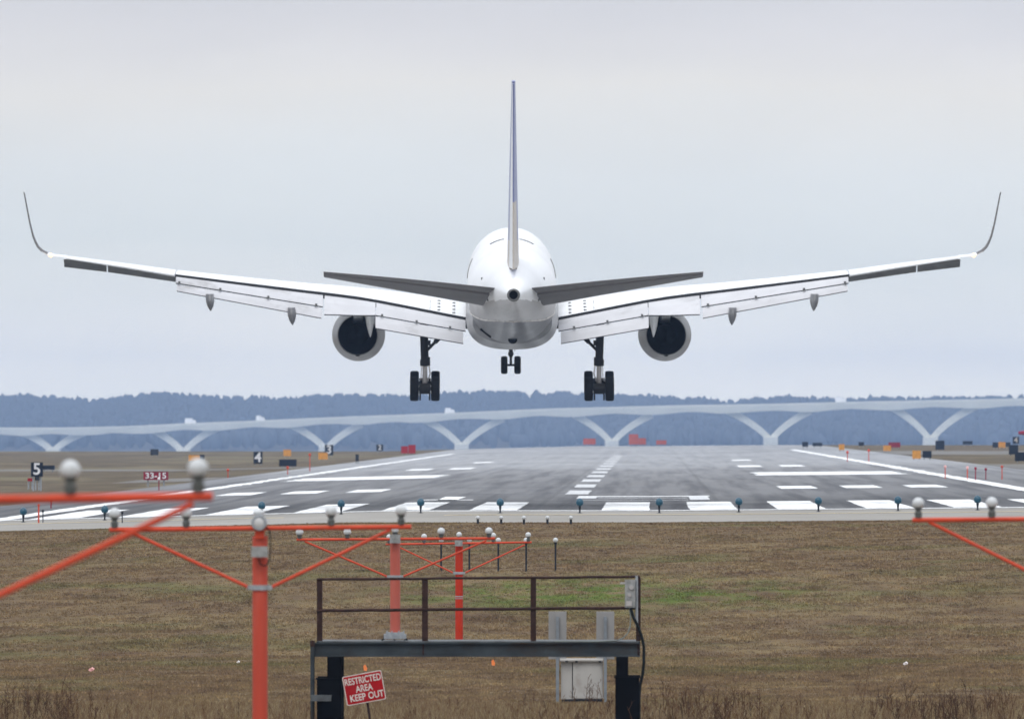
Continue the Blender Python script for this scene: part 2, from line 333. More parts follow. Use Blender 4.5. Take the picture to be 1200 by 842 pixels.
# ------------------------------------------------------------------ terrain height
YS = [-300, 100, 150, 180, 192, 200, 225, 248, 275, 304, 340, 374, 388, 405, 1850, 1900, 2100]
ZS = [-3.3, -3.3, -2.7, -1.95, -1.62, -1.5, -1.55, -1.62, -1.15, -.5, -.12, .15, .08, 0, 0, -1.5, -15.6]
WATER = -15.0
def G(x, y):
    z = np.interp(y, YS, ZS)
    lat = -np.minimum(.025*np.maximum(0, -10-np.asarray(x, float)), .85)+.009*np.clip(x, 0, 20)
    k = np.clip((np.asarray(y, float)-200)/100, 0, 1)
    return z+lat*k
def Gf(x, y): return float(G(x, y))
def PG(px, py):                       # ground point under a pixel, used to stand far things on the ground
    lo = 195.0
    for d in np.arange(195, 1850, 1.0):
        if CAMZ-(py-CY)*d/F <= Gf((px-CX)*d/F, d): return d
    return 1840.0
def arr_mesh(name, verts, faces, matn, parent=None, tint=None):
    verts = np.asarray(verts, np.float32); faces = np.asarray(faces, np.int32); k = faces.shape[1]
    me = bpy.data.meshes.new(name); me.vertices.add(len(verts)); me.vertices.foreach_set('co', verts.ravel())
    me.loops.add(faces.size); me.loops.foreach_set('vertex_index', faces.ravel())
    me.polygons.add(len(faces)); me.polygons.foreach_set('loop_start', np.arange(0, faces.size, k, dtype=np.int32))
    try: me.polygons.foreach_set('loop_total', np.full(len(faces), k, np.int32))
    except Exception: pass
    me.materials.append(M[matn])
    if tint is not None:
        a = me.attributes.new('tint', 'FLOAT', 'POINT'); a.data.foreach_set('value', np.asarray(tint, np.float32))
    me.update(calc_edges=True); me.validate()
    o = bpy.data.objects.new(name, me); COL.objects.link(o); o.parent = parent; return o
def grid_sheet(name, xs, ys, matn, dz=0.0, rough=0.0):
    X, Y = np.meshgrid(xs, ys); Z = G(X, Y)+dz
    if rough:
        msk = (Y < 384) & (Y > 100); Z = Z+np.where(msk, rng.normal(0, rough, Z.shape), 0)
    v = np.stack([X.ravel(), Y.ravel(), Z.ravel()], 1); nx = len(xs); ny = len(ys)
    i, j = np.meshgrid(np.arange(nx-1), np.arange(ny-1)); a = (j*nx+i).ravel()
    o = arr_mesh(name, v, np.stack([a, a+1, a+nx+1, a+nx], 1), matn)
    o.data.polygons.foreach_set('use_smooth', [True]*len(o.data.polygons)); return o
xs = np.unique(np.concatenate([[-3500, -2000, -1000, -500, -300, -200, -150, -100, -80, -60], np.arange(-50, 41, 1.0), [-44, -10, 0, 20, 50, 60, 80, 100, 150, 200, 300, 500, 1000, 2000, 3500]]))
ys = np.unique(np.concatenate([YS, np.arange(110, 410, 2.0), np.arange(420, 900, 20.0), np.arange(900, 1850, 50.0)]))
tag(grid_sheet('ground', xs, ys, 'ground', 0, .012), kind='structure')
wb = MB(); wb.box((0, 9000, WATER-.5), (16000, 15000, 1)); tag(wb.build('water', 'water'), kind='structure')
def sheet(name, x0, x1, y0, y1, matn, dz, nx=None):
    xx = np.unique(np.concatenate([np.linspace(x0, x1, nx or max(2, int((x1-x0)/2)+1)), [q for q in (-44, -10, 0, 20) if x0 < q < x1]]))
    yy = np.unique(np.concatenate([np.linspace(y0, y1, max(2, int((y1-y0)/20)+1)), [q for q in YS if y0 < q < y1]]))
    return tag(grid_sheet(name, xx, yy, matn, dz), kind='structure')
XC = -3.6; TH = 449
sheet('blast_pad', -60, 50, 386, TH-1.5, 'pad', .02)
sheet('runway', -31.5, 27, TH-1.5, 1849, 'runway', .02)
sheet('taxiway', -300, -31.7, 1050, 1088, 'taxi', .02)
sheet('taxiway', -38, -31.7, 800, 860, 'taxi', .022)
sheet('taxiway', 27.2, 90, 770, 935, 'taxi', .02)
sheet('taxiway', 27.2, 300, 1250, 1420, 'taxi', .02)

# runway markings: one sheet object, each stripe follows the surface; edges slightly ragged
class Marks:
    def __init__(s): s.v = []; s.f = []
    def strip(s, x0, x1, y0, y1, dz=.035, rag=0.0):
        xx = [x0, x1]+[q for q in (-44, -10, 0, 20) if x0 < q < x1]; xx.sort()
        if x1-x0 > 8: xx = list(np.linspace(x0, x1, 12))
        ny = max(1, int((y1-y0)/4)); yy = np.linspace(y0, y1, ny+1)
        o = len(s.v)
        for k, y in enumerate(yy):
            for i, x in enumerate(xx):
                e = rag*random.uniform(-1, 1) if i in (0, len(xx)-1) else 0
                s.v.append((x+e, y, Gf(x, y)+dz))
        nx = len(xx)
        for k in range(len(yy)-1):
            for i in range(nx-1): a = o+k*nx+i; s.f.append((a, a+1, a+nx+1, a+nx))
    def done(s, name, matn): return tag(arr_mesh(name, s.v, s.f, matn), kind='structure')
mk = Marks()
for k in range(6):
    for sgn in (-1, 1):
        c = XC+sgn*(1.75+.875+k*3.5); mk.strip(c-.95, c+.95, TH+3, TH+48.7, rag=.03)
mk.strip(-31, 25, TH-1.2, TH+1.8)
mk.strip(XC-22.9, XC-21.9, 428, TH-1.3, rag=.03)
mk.strip(XC-22.9, XC-21.9, TH+2.1, 700, rag=.07); mk.strip(XC+21.8, XC+22.8, TH+2.1, 700, rag=.07); mk.strip(XC-22.9, XC-21.9, 700.5, 1500, rag=.2); mk.strip(XC+21.8, XC+22.8, 700.5, 1500, rag=.2)
for sgn in (-1, 1):
    for k in range(3): c = XC+sgn*(11.4+3.4*k); mk.strip(c-.95, c+.95, TH+145, TH+170, rag=.03)
    a, b = sorted((XC+sgn*10.7, XC+sgn*20.5)); mk.strip(a, b, TH+302, TH+350, rag=.45)
    for k in range(2): c = XC+sgn*(11.6+3.4*k); mk.strip(c-.95, c+.95, TH+452, TH+486, rag=.05)
    mk.strip(XC+sgn*12.2-.9, XC+sgn*12.2+.9, TH+610, TH+640, rag=.05)
# the runway number, read from this side: 1 9
mk.strip(-9.6, -8.7, 512, 536, rag=.03); mk.strip(-10.4, -8.0, 512, 515.5)
mk.strip(-3.4, 2.8, 536, 541)
mk.done('runway_markings', 'paint_white')
m2 = Marks()
m2.strip(1.8, 2.7, 512.2, 535.9); m2.strip(-3.4, -2.5, 524, 535.9); m2.strip(-2.4, 1.7, 524, 526); m2.strip(-3.0, 1.7, 511, 512.5)
for k in range(12): y = 556+61*k; m2.strip(XC-.55, XC+.55, y, y+32, rag=.05)
m2.done('runway_centreline', 'paint_worn')
m3 = Marks(); m3.strip(-50, 45, 428, 429.2); m3.done('pad_line', 'paint_yellow')

# ------------------------------------------------------------------ far shore: hills, woods, bridge
RID = [(-400, 468), (-200, 462), (0, 461), (30, 459), (60, 461), (120, 465), (190, 456), (240, 460), (330, 463), (400, 458), (480, 460), (560, 455), (640, 456), (720, 458), (800, 462), (850, 466), (930, 461), (1000, 464), (1030, 461), (1060, 463), (1130, 462), (1200, 461), (1400, 458), (1700, 462)]
def ridge_z(x, d):
    px = CX+x*F/d; py = np.interp(px, [p for p, _ in RID], [q for _, q in RID]); return CAMZ+(CY-py)*d/F
hx = np.linspace(-1000, 1000, 120); hy = np.linspace(8000, 9400, 15)
X, Y = np.meshgrid(hx, hy)
t = np.clip((Y-8000)/900, 0, 1); top = ridge_z(X, 8900)-15
Z = WATER-.5+(top-WATER+.5)*np.where(t < 1, t**.8, 1)
v = np.stack([X.ravel(), Y.ravel(), Z.ravel()], 1); nx = len(hx)
i, j = np.meshgrid(np.arange(nx-1), np.arange(14)); a = (j*nx+i).ravel()
tag(arr_mesh('hills', v, np.stack([a, a+1, a+nx+1, a+nx], 1), 'hills'), kind='structure')
# winter wood on the far shore: thousands of ragged crowns
import bmesh
bm = bmesh.new(); bmesh.ops.create_icosphere(bm, subdivisions=2, radius=1); ico_v = np.array([v_.co[:] for v_ in bm.verts]); ico_f = np.array([[q.index for q in f.verts] for f in bm.faces]); bm.free()
nt_ = 9000; V = []; Fc = []
for k in range(nt_):
    y = 8010+ (random.random()**.8)*890; x = random.uniform(-560, 560)
    tt = min(1, (y-8000)/900); gz = WATER+(float(ridge_z(x, 8900))-15-WATER)*tt**.8
    h = random.uniform(9, 15); r = random.uniform(2.2, 5.0)
    if y > 8700: h = random.uniform(12.2, 14.0); r = random.uniform(1.8, 3.6)
    p = ico_v*(1+rng.normal(0, .10, (len(ico_v), 1)))*[r, r, h*.52]+[x, y, gz+h*.55]
    Fc.append(ico_f+len(ico_v)*k); V.append(p)
tag(arr_mesh('far_woods', np.concatenate(V), np.concatenate(Fc), 'woods'), 'bare winter woods on the far shore behind the bridge, hazy blue', 'woods', kind='stuff')

def bd(px): return 7700-700*px/1200.0
DT = [(-260, 508), (0, 502.5), (75, 502.5), (150, 501), (220, 497.5), (300, 494.5), (400, 490), (540, 485), (640, 480.5), (700, 479), (800, 476.5), (900, 475), (1000, 472.5), (1100, 470.5), (1200, 468.5), (1500, 462)]
def dk(px): return float(np.interp(px, [p for p, _ in DT], [q for _, q in DT]))
br = empty('river_bridge', (W(620, 480, bd(620)).x, bd(620), WATER), 'long pale concrete bridge on V-shaped piers across the river behind the runway', 'bridge')
bo = br.location
def brp(px, py): p = W(px, py, bd(px)); return p
PIERS = [(-95, -135, -55, 529, 514), (62, 26, 98, 528, 511), (215, 174, 254, 529, 505.5), (382, 338, 424, 525, 501), (541, 494, 590, 522, 494.5), (717, 672, 764, 518, 490), (903, 852, 950, 514, 485.5), (1090, 1042, 1144, 514, 480), (1290, 1236, 1346, 514, 474)]
# deck: hexagonal-ish girder whose depth grows over the arms
db = MB(); rings = []
arms_x = sorted([q for p in PIERS for q in (p[1], p[2])])
for px in np.arange(-240, 1480, 12.0):
    near = min(abs(px-q) for q in arms_x); thick = 4.5+1.6*(px+200)/1400+3.0*math.exp(-(near/30)**2)
    jig = random.uniform(-.25, .25)
    a = brp(px, dk(px)+jig); b = brp(px, dk(px)+thick+jig)
    rings.append([(a.x, a.y-13, a.z), (a.x, a.y+13, a.z), (b.x, b.y+12, b.z), (b.x, b.y-12, b.z)])
db.loft(rings); db.build('deck', 'concrete_bridge', br, off=bo)
pb = MB(); rings = []
for px in np.arange(-240, 1480, 24.0):
    a = brp(px, dk(px)); rings.append([(a.x, a.y-12.8, a.z), (a.x, a.y-12.3, a.z), (a.x, a.y-12.3, a.z+1.1), (a.x, a.y-12.8, a.z+1.1)])
pb.loft(rings); pb.build('parapet', 'concrete_bridge', br, off=bo)
for (xb, xl, xr, yb, yt) in PIERS:
    for xt, sg in ((xl, -1), (xr, 1)):
        am = MB(); rings = []
        def cl_(q): return xb+sg*abs(xt-xb)*(.03+.97*(.75*q+.25*q*q)), yb+(yt-4.5-yb)*(1.22*q-.22*q*q)
        for k in range(11):
            s_ = k/10; cxp, cyp = cl_(s_); p1_, p2_ = cl_(s_-.03), cl_(s_+.03)
            wd = 3.3+1.0*s_
            tx, ty = p2_[0]-p1_[0], p2_[1]-p1_[1]
            L = math.hypot(tx, ty); nxp, nyp = -ty/L, tx/L
            a = brp(cxp+nxp*wd, cyp+nyp*wd); b = brp(cxp-nxp*wd, cyp-nyp*wd)
            dy = bd(xb)
            rings.append([(a.x, a.y-7, a.z), (a.x, a.y+7, a.z), (b.x, b.y+7, b.z), (b.x, b.y-7, b.z)])
        am.loft(rings); am.build('pier_arm', 'concrete_bridge', br, off=bo)
    c = brp(xb, yb); fb = MB(); fb.box((c.x, c.y, (c.z+1+WATER)/2-1), (9, 24, c.z+1-WATER+2)); fb.build('pier_base', 'concrete_bridge', br, off=bo)
def truck(px, label, ln=9):
    d = bd(px); p = W(px, dk(px), d); e = empty('box_truck', p, label, 'truck', 'trucks crossing the bridge')
    ln *= .55
    MB().box((0, 0, 2.5), (ln, 2.5, 3.6)).build('cargo_box', 'truck_white', e)
    MB().prism([(ln/2+.15, .7), (ln/2+2.4, .7), (ln/2+2.4, 1.9), (ln/2+1.8, 3.2), (ln/2+.15, 3.2)], -1.2, 1.2).build('cab', 'truck_white', e)
    for wx in (-ln/2+1.5, ln/2+1.2):
        for wy in (-1.1, 1.1): MB().lathe([(.01, -.15), (.5, -.15), (.5, .15), (.01, .15)], (wx, wy, .5), 'Y', 12).build('wheel', 'rubber', e)
truck(221, 'white box truck on the bridge deck, the leftmost, behind the leftmost lamp globes'); truck(303, 'white box truck on the bridge deck above the black number 4 board', 6)
truck(525, 'white box truck on the bridge deck just right of the left wheels', 7); truck(983, 'pale box truck on the bridge deck right of the right engine, near the right V-pier', 8)
for px, h, lb in ((1098, 58, 'thin radio mast on the far shore, right of the taller one'), (1106, 46, 'short thin radio mast on the far shore near the right edge')):
    pass

# ------------------------------------------------------------------ haze
hz = MB(); hz.box((0, 4700, 23), (9000, 9700, 79)); ho = hz.build('haze', []); tag(ho, kind='stuff', label='thin blue haze lying over the airfield and the river', cat='haze')
hm = bpy.data.materials.new('haze'); hm.use_nodes = True; n = hm.node_tree.nodes; l = hm.node_tree.links
for q in list(n): n.remove(q)
o_ = n.new('ShaderNodeOutputMaterial'); pv = n.new('ShaderNodeVolumePrincipled'); pv.inputs['Density'].default_value = 8.6e-5; pv.inputs['Color'].default_value = (.45, .63, .96, 1); pv.inputs['Anisotropy'].default_value = 0
l.new(pv.outputs[0], o_.inputs['Volume']); ho.data.materials.append(hm)

# ------------------------------------------------------------------ the airliner
PITCH, YAW = 3.2, .85
AD, AZ = 478.0, 9.08
ac = empty('passenger_airliner', ((600-CX)*AD/F, AD, AZ), 'white twin-engine airliner with landing gear down, seen from behind low over the runway threshold', 'airplane', rot=(R(PITCH), 0, R(YAW)))
sP, cP = math.sin(R(PITCH)), math.cos(R(PITCH))
def LZ(py, y): return (CAMZ+(CY-py)*(AD+y)/F-AZ-y*sP)/cP          # height in the aircraft's own frame of something seen at image height py
def part(mb, name, mats, parent=ac, smooth=True): return mb.build(name, mats, parent, smooth)
def ell(y, cz, rx, rz, n=40, ex=2.0):
    r = []
    for i in range(n):
        t = 2*math.pi*(i+.5)/n; c, s = math.cos(t), math.sin(t)
        r.append((rx*math.copysign(abs(c)**(2/ex), c), y, cz+rz*math.copysign(abs(s)**(2/ex), s)))
    return r
FUS = [(-22.85, .80, .25, .25), (-22.3, .78, .36, .36), (-21, .73, .56, .58), (-19, .64, .86, .90), (-17, .54, 1.13, 1.18), (-15, .43, 1.36, 1.42), (-13, .31, 1.55, 1.62), (-11, .20, 1.69, 1.77), (-9, .11, 1.79, 1.88), (-7, .04, 1.85, 1.96), (-4, 0, 1.88, 2.0), (0, 0, 1.88, 2.0), (8, 0, 1.88, 2.0), (15, 0, 1.88, 2.0), (18, -.02, 1.84, 1.95), (20.5, -.12, 1.62, 1.7), (22.5, -.28, 1.2, 1.25), (23.8, -.42, .65, .7), (24.3, -.48, .12, .12)]
FD = []
for k in range(len(FUS)-1):
    for s_ in (0, .25, .5, .75): FD.append(tuple(FUS[k][q]*(1-s_)+FUS[k+1][q]*s_ for q in range(4)))
FD.append(FUS[-1])
body = MB(); body.loft([ell(*f, n=64) for f in FD], mfun=lambda c: 1 if c.z < -.66+.35*max(0, (-c.y-13)/10) else (2 if c.y < -7 and c.z < -.35+.062*(-7-c.y) else 0))
part(body, 'fuselage', ['white_paint', 'grey_paint', 'grimy_shaded_paint'])
def fus_r(y): return [np.interp(y, [f[0] for f in FUS], [f[q] for f in FUS]) for q in (1, 2, 3)]
# joint line where the fin fillet ends, cheat line and small marks on the skin
for s_ in (-1, 1):
    jl = MB(); pts = [(s_*.02+s_*math.sin(a)*1.885, 4.0, math.cos(a)*2.005) for a in np.linspace(.16, .5, 8)]
    jl.path(pts, .02, n=5)
    part(jl, 'skin_joint', 'metal_dark')
for s_ in (-1, 1):
    cl = MB(); pts = []
    for y in np.linspace(-21.5, -4, 24):
        cz, rx, rz = fus_r(y); z = -.66+.35*max(0, (-y-13)/10); q = max(-1, min(1, (z-cz)/rz)); pts.append((s_*(rx+.004)*math.sqrt(max(0, 1-q*q)), y, z))
    cl.path(pts, .022, n=5)
    part(cl, 'cheat_line', 'fin_beige')
apu = MB(); apu.lathe([(.25, -22.83), (.265, -22.95), (.20, -23.0), (.17, -22.9), (.16, -22.2), (.001, -22.2)], (0, 0, .80), 'Y', 24)
part(apu, 'exhaust_ring', 'slat_dark')
apd = MB(); apd.lathe([(.001, -22.88), (.185, -22.88), (.185, -22.80), (.001, -22.80)], (0, 0, .80), 'Y', 24); part(apd, 'auxiliary_exhaust', 'exhaust')
# belly fairing
fr = MB(); rings = []
for y, k in [(-6.2, .25), (-5, .55), (-3.5, .82), (-1.5, .97), (1, 1), (5, 1), (8, .95), (10, .75), (11.5, .35)]:
    rings.append(ell(y, -.95-.15*(1-k), 1.55+.40*k, .7+.80*k, n=48, ex=2.0+.7*k))
fr.loft(rings); part(fr, 'belly_fairing', 'fairing_paint')
for yq in (-20.2, -16.6, -12.4):
    cz, rx, rz = fus_r(yq); sm = MB(); sm.lathe([(1, -.012), (1.0, .012)], (0, 0, 0), 'Y', 48, caps=False)
    sm.v = [(x*(rx+.006), yq+y, cz+z*(rz+.006)) for x, y, z in sm.v]; part(sm, 'panel_joint', 'fairing_paint')
for s_ in (-1, 1):
    for yq, ang in ((-14.2, 62), (-17.6, 100)):
        cz, rx, rz = fus_r(yq); a_ = R(ang); sm = MB(); sm.box((s_*rx*math.sin(a_), yq, cz+rz*math.cos(a_)), (.06, .3, .10)); part(sm, 'tail_fitting', 'slat_dark', smooth=False)
    sm = MB(); cz, rx, rz = fus_r(9); sm.path([(s_*(rx+.01)*math.sin(R(a)), 9, cz+(rz+.01)*math.cos(R(a))) for a in range(62, 92, 5)], .02, 5); part(sm, 'door_edge', 'slat_dark')
# tail skid bump and drain panel under the tail
ts = MB(); yy = -11.2; cz, rx, rz = fus_r(yy); ts.lathe([(.002, -.30), (.14, -.24), (.20, -.02), (.20, .25), (.05, .45)], (0, yy, cz-rz+.02), 'Y', 16); part(ts, 'tail_skid', 'exhaust')
dp = MB(); yy = -9; cz, rx, rz = fus_r(yy); a_ = R(38); dp.box((-math.sin(a_)*rx*.99, yy, cz-math.cos(a_)*rz*.99), (.55, .3, .14), rot=(0, a_, 0)); part(dp, 'outflow_panel', 'exhaust', smooth=False)

# fin and rudder
def airfoil(x, yL, zL, yT, zT, t, te=0.0, umax=1.0, n=10, axis='Z', low=.85):
    """closed ring: upper side from the trailing edge forward, then lower side back"""
    def f(u):
        u *= umax; return t*5*(.2969*math.sqrt(u)-.126*u-.3516*u*u+.2843*u**3-.1015*u**4)+te*.5*u
    us = [1-((1-math.cos(math.pi*k/n))/2) for k in range(n+1)]
    up = []; lo = []
    for u in us: up.append((u, f(u)))
    for u in reversed(us[:-1]): lo.append((u, -f(u)*low))
    ring = []
    for u, h in up+lo:
        y = yL+(yT-yL)*u; z = zL+(zT-zL)*u
        ring.append((x, y, z+h) if axis == 'Z' else (x+h, y, z))
    return ring
def fin_sec(s_, umax=1.0, off=0):           # s_ 0 root .. 1 tip
    z = 1.35+(9.33-1.35)*s_; yL = -12.2-(20.6-12.2)*s_; yT = -20.3-(23.3-20.3)*s_
    if umax < 1: return airfoil(0, yL, z, yL+(yT-yL)*.7, z, (.50-.35*s_), .0, .7, axis='X', low=1)
    a = airfoil(0, yL+(yT-yL)*.705, z, yT, z, 0, .0, 1, axis='X', low=1)
    return a
fb = MB(); fb.loft([fin_sec(s_, .7) for s_ in np.linspace(0, 1, 12)], mfun=lambda c: 1 if c.z < 3.4+.9*math.sin(c.y*1.1) else 0); part(fb, 'fin', ['fin_blue', 'fin_beige'])
# dorsal root fillet
rd = MB(); rings = []
for s_ in np.linspace(0, 1, 12):
    z = 1.72+(9.25-1.72)*s_; yL = -12.2-(20.6-12.2)*s_; yT = -20.3-(23.3-20.3)*s_; y0 = yL+(yT-yL)*.71
    t_ = (.50-.35*s_)*.55
    rings.append([(t_*.62, y0, z), (t_*.35, y0+(yT-y0)*.5, z), (.035, yT, z), (-.035, yT, z), (-t_*.35, y0+(yT-y0)*.5, z), (-t_*.62, y0, z)])
rd.loft(rings, mfun=lambda c: 2 if c.x < -.02 else (1 if c.z < 4.4 else 0)); part(rd, 'rudder', ['fin_blue', 'fin_beige', 'white_paint'], smooth=False)
# stabilisers
for s_ in (-1, 1):
    sb_ = MB(); el_ = MB(); rings = []; r2 = []
    for q in np.linspace(0, 1, 9):
        x = .75+(7.62-.75)*q; yL = -14.7-(20.1-14.7)*q; yT = -19.5-(21.7-19.5)*q
        pT = 337.5+(318.6-337.5)*q+2.0*math.sin(math.pi*q)*-.4; pL = 358.5+(324-358.5)*q
        zT = LZ(pT, yT); zL = LZ(pL, yL); t_ = .36-.24*q
        rings.append(airfoil(s_*x, yL, zL, yL+(yT-yL)*.72, zL+(zT-zL)*.72, t_, .0, .72, low=1))
        r2.append(airfoil(s_*x, yL+(yT-yL)*.73, zL+(zT-zL)*.73, yT, zT, t_*.18, .03, 1, low=1))
    sb_.loft(rings); part(sb_, 'tailplane', 'stab_paint'); el_.loft(r2); part(el_, 'elevator', 'stab_paint')
# wings
def LEy(x): return 6.5-.52*(x-1.88)
def TEy(x): return -1.7+.1*(x-1.88)/4.6 if x < 6.5 else -1.6-.208*(x-6.5)
SLOT = [(1.5, 374), (1.85, 372), (5.0, 354.5), (6.1, 348.7), (7.5, 343.5), (8.6, 340), (11.4, 330.5), (14.1, 321)]
OUTB = [(14.1, 321.5), (16, 312.8), (17.9, 304.6), (19.1, 299.6)]
INC = [(1.5, .068), (1.88, .064), (8.6, .026), (14.1, -.012), (19.1, -.02)]
def ip(tab, x): return float(np.interp(x, [a for a, _ in tab], [b for _, b in tab]))
def slot(x):
    y = LEy(x)+(TEy(x)-LEy(x))*.75; return y, LZ(ip(SLOT, x), y)
def wsec(x, full=False):
    yL = LEy(x); ch = yL-TEy(x); t_ = ch*(.125-.0025*x)
    um = 1.0 if full else .75
    yT = yL-ch*um; zs = LZ(ip(OUTB if full else SLOT, x), yT)
    fu = 5*(.2969*math.sqrt(um)-.126*um-.3516*um*um+.2843*um**3-.1015*um**4)
    zT = zs-(t_*fu if not full else .03); zL = zT+ch*um*math.tan(ip(INC, x))
    return yL, zL, yT, zT, t_, um
def top_z(x, u):
    yL, zL, yT, zT, t_, um = wsec(x); uu = u*um
    return yL+(yT-yL)*u, zL+(zT-zL)*u+t_*5*(.2969*math.sqrt(uu)-.126*uu-.3516*uu*uu+.2843*uu**3-.1015*uu**4)
def slab(s_, rows, th, tail_dark=True):
    """rows: (x, y0, z0, y1, z1); plate with a rounded front and a blunt dark rear edge"""
    b = MB(); rings = []
    for x, y0, z0, y1, z1 in rows:
        dy, dz = y1-y0, z1-z0; L = math.hypot(dy, dz); ny, nz_ = -dz/L*-1, dy/L*-1
        if nz_ < 0: ny, nz_ = -ny, -nz_
        rings.append([(s_*x, y1, z1), (s_*x, y0+dy*.5+ny*th*.35, z0+dz*.5+nz_*th*.35), (s_*x, y0+dy*.12+ny*th*.2, z0+dz*.12+nz_*th*.2), (s_*x, y0, z0-th*.1), (s_*x, y0+dy*.15-ny*th*.8, z0+dz*.15-nz_*th*.8), (s_*x, y1-ny*.05, z1-nz_*.05-.0)])
    b.loft(rings, close_mi=1); return b
for s_ in (-1, 1):
    wb = MB(); wb.loft([airfoil(s_*x, *wsec(x)[:5], 0, wsec(x)[5], n=14) for x in (1.5, 1.88, 2.6, 3.5, 4.5, 5.5, 6.5, 7.5, 8.6, 10, 11.4, 12.8, 14.08)], close_mi=1)
    wing = part(wb, 'wing', ['white_paint', 'cove_shade'])
    # outer wing and blended winglet
    ow = MB(); rings = [airfoil(s_*x, *wsec(x, True)[:5], .03, 1, n=14) for x in (14.1, 15, 16, 17, 17.9, 18.6)]
    ow.loft(rings); part(ow, 'outer_wing', ['white_paint'])
    wl = MB(); rings = []
    WP = [(18.6, None, 0), (19.05, 299.6, 6), (19.38, 297.4, 22), (19.60, 294.0, 42), (19.76, 289.5, 60), (19.86, 284, 71), (19.96, 276, 77), (20.07, 262, 80), (20.18, 244, 81), (20.27, 228, 82), (20.29, 225, 82)]
    yLs = LEy(18.6); chs = LEy(18.6)-TEy(18.6)
    for k, (x, py, ang) in enumerate(WP):
        q = k/(len(WP)-1); yL = yLs-.32*(x-18.6)-2.3*max(0, q-.25)**1.3/(.75**1.3); ch = chs*(1-.72*q**1.1)
        yT = yL-ch
        zz = LZ(py, (yL+yT)/2) if py else LZ(ip(OUTB, 18.6), TEy(18.6))
        t_ = .10*(1-.75*q); a_ = R(ang)
        ring = []
        for (u, h) in [(1, .012), (.7, t_*.35), (.35, t_*.5), (.1, t_*.35), (0, 0), (.1, -t_*.35), (.35, -t_*.5), (.7, -t_*.35), (1, -.012)]:
            ring.append((s_*(x-h*math.sin(a_)), yL+(yT-yL)*u, zz+h*math.cos(a_)))
        rings.append(ring)
    wl.loft(rings, mfun=lambda c: 0 if c.z < LZ(296, -4) else 1); part(wl, 'winglet', ['white_paint', 'stab_paint'])
    lp = MB(); lp.sphere((s_*19.22, yLs-chs-.12, LZ(299.5, -4.6)), .085, 12); part(lp, 'navigation_light', 'lamp_on')
    # flaps
    def rows(xs_, py0, py1, dl0, slope, gap):
        out_ = []
        for x in xs_:
            y0, z0 = slot(x); y0 -= dl0(x); a = LZ(py0(x), y0); dzl = (py1(x)-py0(x))/27.9; y1 = y0-dzl/math.tan(R(slope)); out_.append((x, y0, a-gap, y1, LZ(py1(x), y1)))
        return out_
    sl = lambda x: ip(SLOT, x)+3.0
    inb1 = [(1.95, 387.5), (5.7, 369.5), (7.85, 369.5)]; inb1 = [(1.95, 387.5), (5.7, 369.0), (6.0, 369.5), (7.85, 368)]
    seam_o = [(7.95, 359), (14.1, 331)]; bot_i = [(1.95, 402.5), (5.72, 384)]; bot_o = [(7.95, 372.5), (14.1, 340)]
    part(slab(s_, rows([1.95, 3.2, 4.5, 5.7], sl, lambda x: ip(inb1, x), lambda x: .0, 28, 0), .22), 'inboard_flap', ['flap_paint', 'cove_shade'], smooth=False)
    part(slab(s_, rows([5.73, 6.5, 7.2, 7.86], sl, lambda x: ip(inb1, x), lambda x: .0, 28, 0), .22), 'middle_flap', ['flap_paint', 'cove_shade'], smooth=False)
    part(slab(s_, rows([7.93, 9.5, 11, 12.5, 14.05], sl, lambda x: ip(seam_o, x), lambda x: .0, 28, 0), .18), 'outboard_flap', ['flap_paint', 'cove_shade'], smooth=False)
    def aft(xs_, seam, bot, y_extra):
        out_ = []
        for x in xs_:
            y0, _ = slot(x); pyA = ip(seam, x); y0 = y0-(pyA-ip(SLOT, x)-3)/27.9/math.tan(R(28))-.03
            z0 = LZ(pyA+1.4, y0); dz_ = (ip(bot, x)-pyA-1.4)/27.9; y1 = y0-dz_/math.tan(R(42)); out_.append((x, y0, z0, y1, LZ(ip(bot, x), y1)))
        return out_
    part(slab(s_, aft([2.05, 3.2, 4.5, 5.72], inb1, bot_i, 0), .10), 'inboard_aft_flap', ['flap_paint', 'cove_shade'], smooth=False)
    part(slab(s_, aft([7.98, 9.5, 11, 12.5, 14.0], seam_o, bot_o, 0), .08), 'outboard_aft_flap', ['flap_paint', 'cove_shade'], smooth=False)
    # hinge blocks on the flap seams
    for x, tab in ((2.6, inb1), (4.0, inb1), (5.45, inb1), (8.2, seam_o), (10.2, seam_o), (12.2, seam_o), (13.9, seam_o)):
        y0, _ = slot(x); py = ip(tab, x); y0 = y0-(py-ip(SLOT, x)-3)/27.9/math.tan(R(28))-.06; hb = MB(); hb.box((s_*x, y0, LZ(py, y0)+.02), (.09, .16, .13))
        part(hb, 'flap_hinge', 'slat_dark', smooth=False)
    # vents on the inboard spoiler
    for x in (2.45, 3.08):
        for u in (.52, .66, .80, .92):
            y, z = top_z(x, u); vb = MB(); vb.box((s_*x, y, z), (.12, .34, .03)); part(vb, 'spoiler_vent', 'slat_dark', smooth=False)
    yA, zA = top_z(3.45, .6); yB, zB = top_z(3.45, .97); vb = MB(); vb.tube((s_*3.45, yA, zA), (s_*3.45, yB, zB), .014, n=6)
    part(vb, 'spoiler_edge', 'slat_dark', smooth=False)
